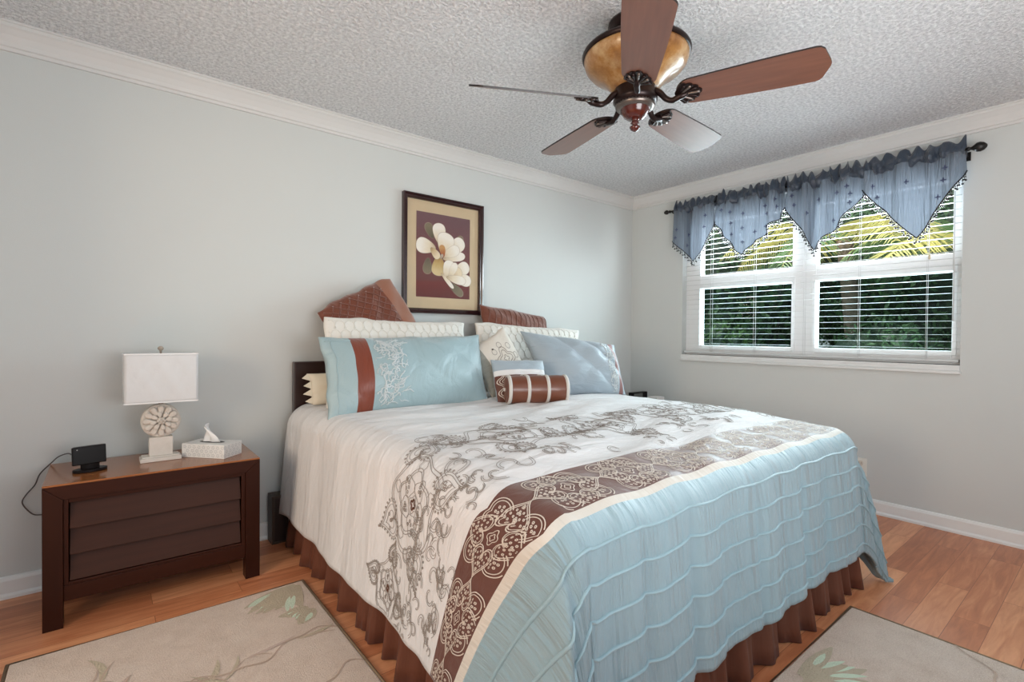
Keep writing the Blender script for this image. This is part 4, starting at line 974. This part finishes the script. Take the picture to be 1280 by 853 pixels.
for i in range(5):
    an = math.radians(5.0 + 72 * i + (3 if i == 2 else 0)); c_, s_ = math.cos(an), math.sin(an); ZB = 2.118
    Rz = Matrix.Rotation(an, 3, 'Z'); Rp = Matrix.Rotation(math.radians((-15, -7, -25, -15, -17)[i]), 3, 'X'); RM = Rz @ Rp
    b = MB(); out = blade_outline(); n = len(out); th = .007
    V = [Vector((x, y, -th / 2)) for x, y in out] + [Vector((x, y, th / 2)) for x, y in out]
    V = [RM @ p + Vector((FX, FY, ZB)) for p in V]; ctr = Vector((FX, FY, ZB))
    b.add(V, [tuple(range(n)), tuple(range(n, 2 * n))[::-1]], 0, uvs=[(x, y) for x, y in out] * 2)
    b.add(V, [(k, n + k, n + (k + 1) % n, (k + 1) % n) for k in range(n)], 1, uvs=[(x, y) for x, y in out] * 2)
    bl = b.build('blade', [BLD, BLE], fan)
    W = lambda x, y, z: RM @ Vector((x, y, z)) + ctr
    a = MB(); path = catm([Rz @ Vector((.076, 0, .032)) + ctr, Rz @ Vector((.10, 0, .016)) + ctr, Rz @ Vector((.125, 0, -.012)) + ctr, Rz @ Vector((.15, 0, -.024)) + ctr, W(.18, 0, -.018), W(.21, 0, -.010)], 6)
    a.tube(path, list(np.interp(np.linspace(0, 1, len(path)), [0, .5, .85, 1], [.014, .011, .013, .006])), 10); arm = a.build('blade_arm', BRZ, fan)
    sh = MB(); outl = []
    for k in range(7):
        q = -1.15 + 2.3 * k / 6; R1 = .088 - .006 * abs(k - 3)
        for e_ in np.linspace(-.17, .17, 6): outl.append((.170 + R1 * math.cos(q + e_) * (1 + .06 * math.cos(e_ / .17 * PI / 2)), R1 * .80 * math.sin(q + e_) * (1 + .06 * math.cos(e_ / .17 * PI / 2))))
    outl = [(.161, -.012)] + outl + [(.161, .012)]
    no = len(outl); V = [W(x, y, -.0045) for x, y in outl] + [W(x, y, -.009) for x, y in outl]
    sh.add(V, [tuple(range(no)), tuple(range(no, 2 * no))[::-1]] + [(k, no + k, no + (k + 1) % no, (k + 1) % no) for k in range(no)], 0)
    for k in range(7):
        q = -1.15 + 2.3 * k / 6; R1 = .084 - .006 * abs(k - 3)
        sh.tube([W(.177 + R1 * f * math.cos(q), R1 * .8 * f * math.sin(q), -.0095 - .004 * f * (1.3 - f)) for f in np.linspace(.05, .93, 8)], [.0025, .0035, .0045, .005, .0055, .006, .006, .005], 8, 1 if k in (1, 3, 5) else 0)
    sh.build('shell_bracket', [BRZ, BRZ2], fan)

# ------------------------------------------------------------------ curtain rod and valances
ROD = mat('dark_iron', srgb(38, 36, 36), .35, .5)
rod = thing('curtain_rod', 'dark curtain rod with carved oval finials above the window', 'curtain rod', (-.09, -1.44, 2.226))
ZR = 2.226; XR = -.090
b = MB(); b.tube([(XR, -.475, ZR), (XR, -2.412, ZR)], .008, 12); b.build('rod', ROD, rod)
for y, s in ((-.475, 1), (-2.412, -1)):
    ay = Matrix.Rotation(-PI / 2 * s, 3, 'X'); b = MB()
    k_ = 1.0 if s < 0 else .72
    b.lathe([(.008, -.004), (.012, .002), (.013, .008), (.008, .012), (.008, .018), (.016 * k_, .026 * k_ + .004), (.024 * k_, .040 * k_), (.026 * k_, .055 * k_), (.020 * k_, .072 * k_), (.008, .084 * k_), (0, .086 * k_)], (XR, y, ZR), 36, axis=ay, ripple=lambda a, i: .07 * math.cos(9 * a + i * .5) if 5 < i < 10 else 0)
    b.build('finial', ROD, rod)
    b = MB(); yy = y - s * .012; b.tube([(-.001, yy, ZR - .02), (-.06, yy, ZR - .012), (XR, yy, ZR - .004)], .005, 8); b.box((-.003, yy, ZR - .02), (.006, .03, .05)); b.build('bracket', ROD, rod)
def valance_mat(name, col):
    m = bpy.data.materials.new(name); m.use_nodes = True; t = NT(m); b = t.b
    b.inputs['Base Color'].default_value = col; b.inputs['Roughness'].default_value = .4; b.inputs['Sheen Weight'].default_value = .2
    co = t.new('ShaderNodeTexCoord'); mp = t.new('ShaderNodeMapping'); mp.inputs['Scale'].default_value = (38, 2.2, 1); t.link(co.outputs['UV'], mp.inputs[0])
    nz = t.new('ShaderNodeTexNoise'); nz.inputs['Scale'].default_value = 1; nz.inputs['Detail'].default_value = 3; t.link(mp.outputs[0], nz.inputs[0])
    bp = t.new('ShaderNodeBump'); bp.inputs['Strength'].default_value = 1; bp.inputs['Distance'].default_value = .04; t.link(nz.outputs[0], bp.inputs['Height']); t.link(bp.outputs[0], b.inputs['Normal'])
    tl = t.new('ShaderNodeBsdfTranslucent'); tl.inputs[0].default_value = tuple(min(1, c * .85) for c in col[:3]) + (1,); t.link(bp.outputs[0], tl.inputs['Normal'])
    mx = t.new('ShaderNodeMixShader'); mx.inputs[0].default_value = .22; t.link(b.outputs[0], mx.inputs[1]); t.link(tl.outputs[0], mx.inputs[2])
    ts = t.new('ShaderNodeBsdfTransparent'); ts.inputs[0].default_value = (.85, .9, 1, 1); m2 = t.new('ShaderNodeMixShader'); m2.inputs[0].default_value = .02
    t.link(mx.outputs[0], m2.inputs[1]); t.link(ts.outputs[0], m2.inputs[2]); t.link(m2.outputs[0], t.n['Material Output'].inputs[0]); return m
VAL = valance_mat('valance_satin', srgb(104, 114, 126)); VALH = satin('valance_header', srgb(50, 62, 78), .5, (60, 20, 1), .3); BEAD = mat('black_bead', srgb(22, 20, 22), .25); MOTIF = mat('fleur_motif', srgb(52, 58, 92), .5)
def valance(label, ya, yb, yp, za, zb, zp, seed):
    """panel from ya (left in the photo) to yb; hem height za, zb at the ends and zp at the point yp"""
    rr = random.Random(seed); v = thing('valance', label, 'valance', (XR, (ya + yb) / 2, ZR), 'blue scalloped valances on the curtain rod')
    L = ya - yb; sp = (ya - yp) / L
    W1 = [(rr.uniform(20, 75), rr.uniform(0, 6.28), rr.uniform(4, 13), rr.uniform(.4, 1.0)) for _ in range(5)]
    W2 = [(rr.uniform(45, 150), rr.uniform(0, 6.28), rr.uniform(8, 20), rr.uniform(-3, 3), rr.uniform(.4, 1.0)) for _ in range(8)]
    def soft(s): return sum(w[3] * math.sin(w[0] * s * L + w[1] + 1.4 * math.sin(w[2] * s * L)) for w in W1) / 2.0
    def crush(s, a): return sum(w[4] * math.sin(w[0] * s * L + w[1] + 1.5 * math.sin(w[2] * s * L) + w[3] * math.sin(a + w[1])) for w in W2) / 2.2
    def hem(s):
        k = s / sp if s < sp else (1 - s) / (1 - sp); z0_ = za if s < sp else zb
        k = k ** .9
        return z0_ + (zp - z0_) * k + .010 * soft(s + .01)
    def P(s, t_):
        z = ZR - .012 + (hem(s) - (ZR - .012)) * t_
        return Vector((XR - .020 - (.028 - .006 * t_) * soft(s) - .004 * crush(s, 0) * (1 - t_) ** 3, ya - s * L + .010 * t_ * math.cos(W1[0][0] * s * L), z))
    b = MB(); b.grid(P, int(L / .005), 24, uvf=lambda s, t_: (s * L, t_ * .4))
    for s in np.arange(.10, .95, .085 / L):
        for t_ in (.30, .55, .80):
            if rr.random() < .5: continue
            c = P(min(.97, s + rr.uniform(-.03, .03)), t_); c += Vector((-.006, 0, 0))
            for dy, dz, w, h in ((0, .008, .004, .011), (-.008, .002, .007, .004), (.008, .002, .007, .004), (0, -.007, .003, .007)):
                q = [c + Vector((0, dy + w * math.cos(a), dz + h * math.sin(a))) for a in np.linspace(0, 2 * PI, 9)[:-1]]
                b.add(q, [tuple(range(8))], 1)
    b.build('panel', [VAL, MOTIF], v)
    # ruffled rod pocket with a standing frill, wrapped round the rod
    def Hd(s, t_):
        a = 2 * PI * t_; g = crush(s, a); up = max(0, math.sin(a)) ** 2
        r0 = .028 + .011 * g
        zz = r0 * 1.25 * math.sin(a) + up * (.026 + .016 * crush(s + .13, 1.0)) - .006 * max(0, -math.sin(a))
        return Vector((XR - r0 * math.cos(a) * (1 - .45 * up) - .007 * crush(s + .07, 2.0) * up, ya - s * L + .006 * crush(s + .3, a), ZR + .002 + zz))
    b = MB(); b.grid(Hd, int(L / .003), 20, uvf=lambda s, t_: (s * L, t_ * .2)); b.build('header', VALH, v)
    b = MB(); n = int(L / .006); path = [P(i / n, .995) + Vector((-.003, 0, 0)) for i in range(n + 1)]; b.tube(path, .0035, 6)
    arc = 0; nxt = .01; k = 0
    for i in range(1, n + 1):
        arc += (path[i] - path[i - 1]).length
        if arc >= nxt:
            nxt += .0165; k += 1; q = path[i]; ln = (.026, .040)[k % 2]
            b.tube([q, q + Vector((0, 0, -ln))], .0018, 5); b.lathe([(0, .005), (.0055, .004), (.0072, 0), (.0055, -.004), (0, -.005)], q + Vector((0, 0, -ln)), 8); b.lathe([(0, .004), (.0035, .002), (.0035, -.002), (0, -.004)], q + Vector((0, 0, -ln * .5)), 7)
    b.build('bead_fringe', BEAD, v)
    return v
valance('leftmost narrow blue valance with black bead fringe on the rod', -.520, -.898, -.735, 1.96, 2.06, 1.752, 1)
valance('second blue valance from the left, hanging over the left window', -.900, -1.440, -1.115, 2.06, 2.070, 1.768, 2)
valance('third blue valance from the left, its point over the middle mullion', -1.443, -1.920, -1.630, 2.07, 2.085, 1.760, 3)
valance('rightmost and widest blue valance, beside the large finial', -1.923, -2.408, -2.185, 2.085, 2.10, 1.752, 4)

# ------------------------------------------------------------------ wall outlet
ol = thing('power_outlet', 'white power outlet low on the window wall beside the comforter', 'outlet', (0, -1.89, .29))
OW = mat('outlet_white', srgb(226, 224, 216), .4)
b = MB(); b.box((-.003, -1.893, .29), (.006, .074, .118)); b.build('cover_plate', OW, ol, bevel=.002)
for z in (.268, .315):
    b = MB(); b.lathe([(.017, -.001), (.017, .003), (.014, .004), (0, .004)], (-.006, -1.893, z), 20, axis=Matrix.Rotation(-PI / 2, 3, 'Y'))
    s_o = b.build('socket', mat('outlet_socket', srgb(206, 200, 188), .4), ol)
    b = MB(); b.bb((-.0108, -1.900, z - .003), (-.0098, -1.898, z + .006)); b.bb((-.0108, -1.888, z - .003), (-.0098, -1.886, z + .006)); b.build('slot', MATS['slot_dark'], s_o)

# ------------------------------------------------------------------ garden outside the window
GRASS = mat('garden_ground', srgb(70, 84, 50), .95, var=.3, vscale=4)
b = MB(); b.bb((0.4, -14, -.25), (14, 10, -.15)); b.build('ground', GRASS, kind='structure')
def leafmat(name, col, tr):
    m = bpy.data.materials.new(name); m.use_nodes = True; t = NT(m); b = t.b
    b.inputs['Roughness'].default_value = .5
    co = t.new('ShaderNodeTexCoord'); nz = t.new('ShaderNodeTexNoise'); nz.inputs['Scale'].default_value = 2.4; nz.inputs['Detail'].default_value = 4; t.link(co.outputs['Object'], nz.inputs[0])
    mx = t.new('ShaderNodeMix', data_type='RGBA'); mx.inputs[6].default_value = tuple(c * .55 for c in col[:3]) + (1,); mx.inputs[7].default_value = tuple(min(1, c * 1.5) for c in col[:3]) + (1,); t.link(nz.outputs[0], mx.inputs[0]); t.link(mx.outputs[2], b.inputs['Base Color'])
    tl = t.new('ShaderNodeBsdfTranslucent'); t.link(mx.outputs[2], tl.inputs[0]); ms = t.new('ShaderNodeMixShader'); ms.inputs[0].default_value = tr
    t.link(b.outputs[0], ms.inputs[1]); t.link(tl.outputs[0], ms.inputs[2]); t.link(ms.outputs[0], t.n['Material Output'].inputs[0]); return m
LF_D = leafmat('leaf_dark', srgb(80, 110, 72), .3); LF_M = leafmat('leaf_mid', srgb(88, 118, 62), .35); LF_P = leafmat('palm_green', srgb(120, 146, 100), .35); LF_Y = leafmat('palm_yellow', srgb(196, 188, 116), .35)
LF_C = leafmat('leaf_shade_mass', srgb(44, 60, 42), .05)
BARK = mat('bark', srgb(104, 88, 74), .9, var=.3, vscale=12, bump=.5, bscale=20)
def bush(name, label, cx_, cy_, h, r, n, m_, seed, trunk_r=.06, z0=-.15, lsize=.10):
    rr = np.random.default_rng(seed); t = thing(name, label, 'tree' if h > 2.2 else 'shrub', (cx_, cy_, z0), None)
    b = MB(); zc = z0 + h * .56
    for k in range(n):
        d = rr.normal(size=3); d /= np.linalg.norm(d); q = rr.uniform(.55, 1.0) ** .5
        lump = 1 + .18 * math.sin(d[0] * 7 + seed) * math.sin(d[1] * 6 + d[2] * 5)
        p = np.array([cx_, cy_, zc]) + d * q * lump * np.array([r, r, h * .46])
        if p[2] < z0 + .02: continue
        a = rr.normal(size=3); a /= np.linalg.norm(a); c = np.cross(a, d); c /= np.linalg.norm(c) + 1e-9; L = lsize * rr.uniform(.6, 1.2); w = L * .36
        b.add([p - a * L * .5, p + c * w * .5, p + a * L * .5, p - c * w * .5], [(0, 1, 2, 3)])
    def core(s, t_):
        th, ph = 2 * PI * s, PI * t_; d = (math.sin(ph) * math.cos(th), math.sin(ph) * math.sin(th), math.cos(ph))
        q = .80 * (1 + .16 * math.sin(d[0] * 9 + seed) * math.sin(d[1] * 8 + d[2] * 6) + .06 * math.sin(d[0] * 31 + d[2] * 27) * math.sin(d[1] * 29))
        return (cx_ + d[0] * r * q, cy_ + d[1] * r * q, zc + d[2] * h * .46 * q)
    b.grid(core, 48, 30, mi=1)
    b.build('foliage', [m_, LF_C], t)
    b = MB(); b.tube([(cx_, cy_, z0 - .03), (cx_ + .04, cy_ + .03, z0 + h * .3), (cx_ - .02, cy_, z0 + h * .65)], [trunk_r, trunk_r * .8, trunk_r * .4], 9); b.build('trunk', BARK, t)
bush('leafy_tree', 'broad dark green tree filling the view behind the left window', 5.2, 1.6, 4.6, 1.5, 9000, LF_D, 1, .12, lsize=.15)
bush('leafy_tree', 'dense dark tree behind the window mullion', 5.8, -1.5, 4.9, 1.55, 9000, LF_D, 2, .13, lsize=.15)
bush('leafy_tree', 'dense dark tree filling the view behind the right window', 4.6, -4.4, 4.4, 1.4, 9000, LF_D, 3, .12, lsize=.15)
bush('leafy_tree', 'far green tree seen low through the left window', 9.5, 5.8, 6.0, 2.3, 7000, LF_M, 4, .13, lsize=.2)
bush('leafy_tree', 'far green tree seen between the two dark trees', 9.6, 1.0, 6.4, 2.2, 7000, LF_D, 8, .13, lsize=.2)
bush('garden_shrub', 'sunlit shrub with pale leaves low outside the left window', 2.5, .55, 1.5, .55, 2200, LF_M, 5, .03, lsize=.08)
bush('garden_shrub', 'dark shrub low outside the right window', 2.9, -1.3, 1.5, .75, 2600, LF_D, 6, .03, lsize=.09)
bush('garden_shrub', 'mid green shrub at the right end outside the right window', 2.6, -3.0, 1.7, .7, 2400, LF_M, 7, .03, lsize=.08)
def palm(label, bx, by, h, crown, seed, fronds):
    rr = random.Random(seed); t = thing('palm_tree', label, 'palm', (bx, by, -.15))
    b = MB(); top = Vector(crown); b.tube(catm([(bx, by, -.18), (bx * .7 + top.x * .3, by * .7 + top.y * .3, top.z * .4), top], 8), .09, 10); b.build('trunk', BARK, t)
    for (az, el, L, yel) in fronds:
        f = MB(); n = 42; d = Vector((math.cos(az), math.sin(az), 0)); side = Vector((-d.y, d.x, 0)); pts = []
        for i in range(n + 1):
            k = i / n; pts.append(top + d * (L * k * math.cos(el) * (1 - .12 * k)) + Vector((0, 0, L * (math.sin(el) * k - .62 * k * k))))
        f.tube(pts, [.014 * (1 - .8 * i / n) for i in range(n + 1)], 5, 1)
        for i in range(4, n + 1):
            k = i / n; ll = .52 * math.sin(PI * min(1, .15 + k * .82)) + .05
            for sg in (-1, 1):
                tip = pts[i] + side * sg * ll * .72 + (pts[i] - pts[i - 1]).normalized() * ll * .45 + Vector((0, 0, -ll * rr.uniform(.25, .55)))
                w = (pts[i] - pts[i - 1]).normalized() * .0085
                mid = pts[i].lerp(tip, .5) + Vector((0, 0, .02))
                f.add([pts[i] - w, pts[i] + w, mid + w, tip, mid - w], [(0, 1, 2, 3, 4)], 0)
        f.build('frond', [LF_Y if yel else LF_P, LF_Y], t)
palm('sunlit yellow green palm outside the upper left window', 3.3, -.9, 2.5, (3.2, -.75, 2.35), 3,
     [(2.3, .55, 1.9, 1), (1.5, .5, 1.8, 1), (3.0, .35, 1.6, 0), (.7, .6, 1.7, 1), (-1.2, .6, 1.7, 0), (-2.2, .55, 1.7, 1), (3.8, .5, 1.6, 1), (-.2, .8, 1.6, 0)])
palm('green palm with arching fronds outside the right window', 3.0, -2.1, 2.3, (2.9, -2.0, 2.05), 4,
     [(1.9, .65, 1.6, 0), (2.7, .5, 1.5, 1), (-1.6, .6, 1.6, 0), (-2.4, .5, 1.5, 0), (-.8, .7, 1.5, 1), (.9, .75, 1.5, 0), (3.5, .75, 1.3, 0)])
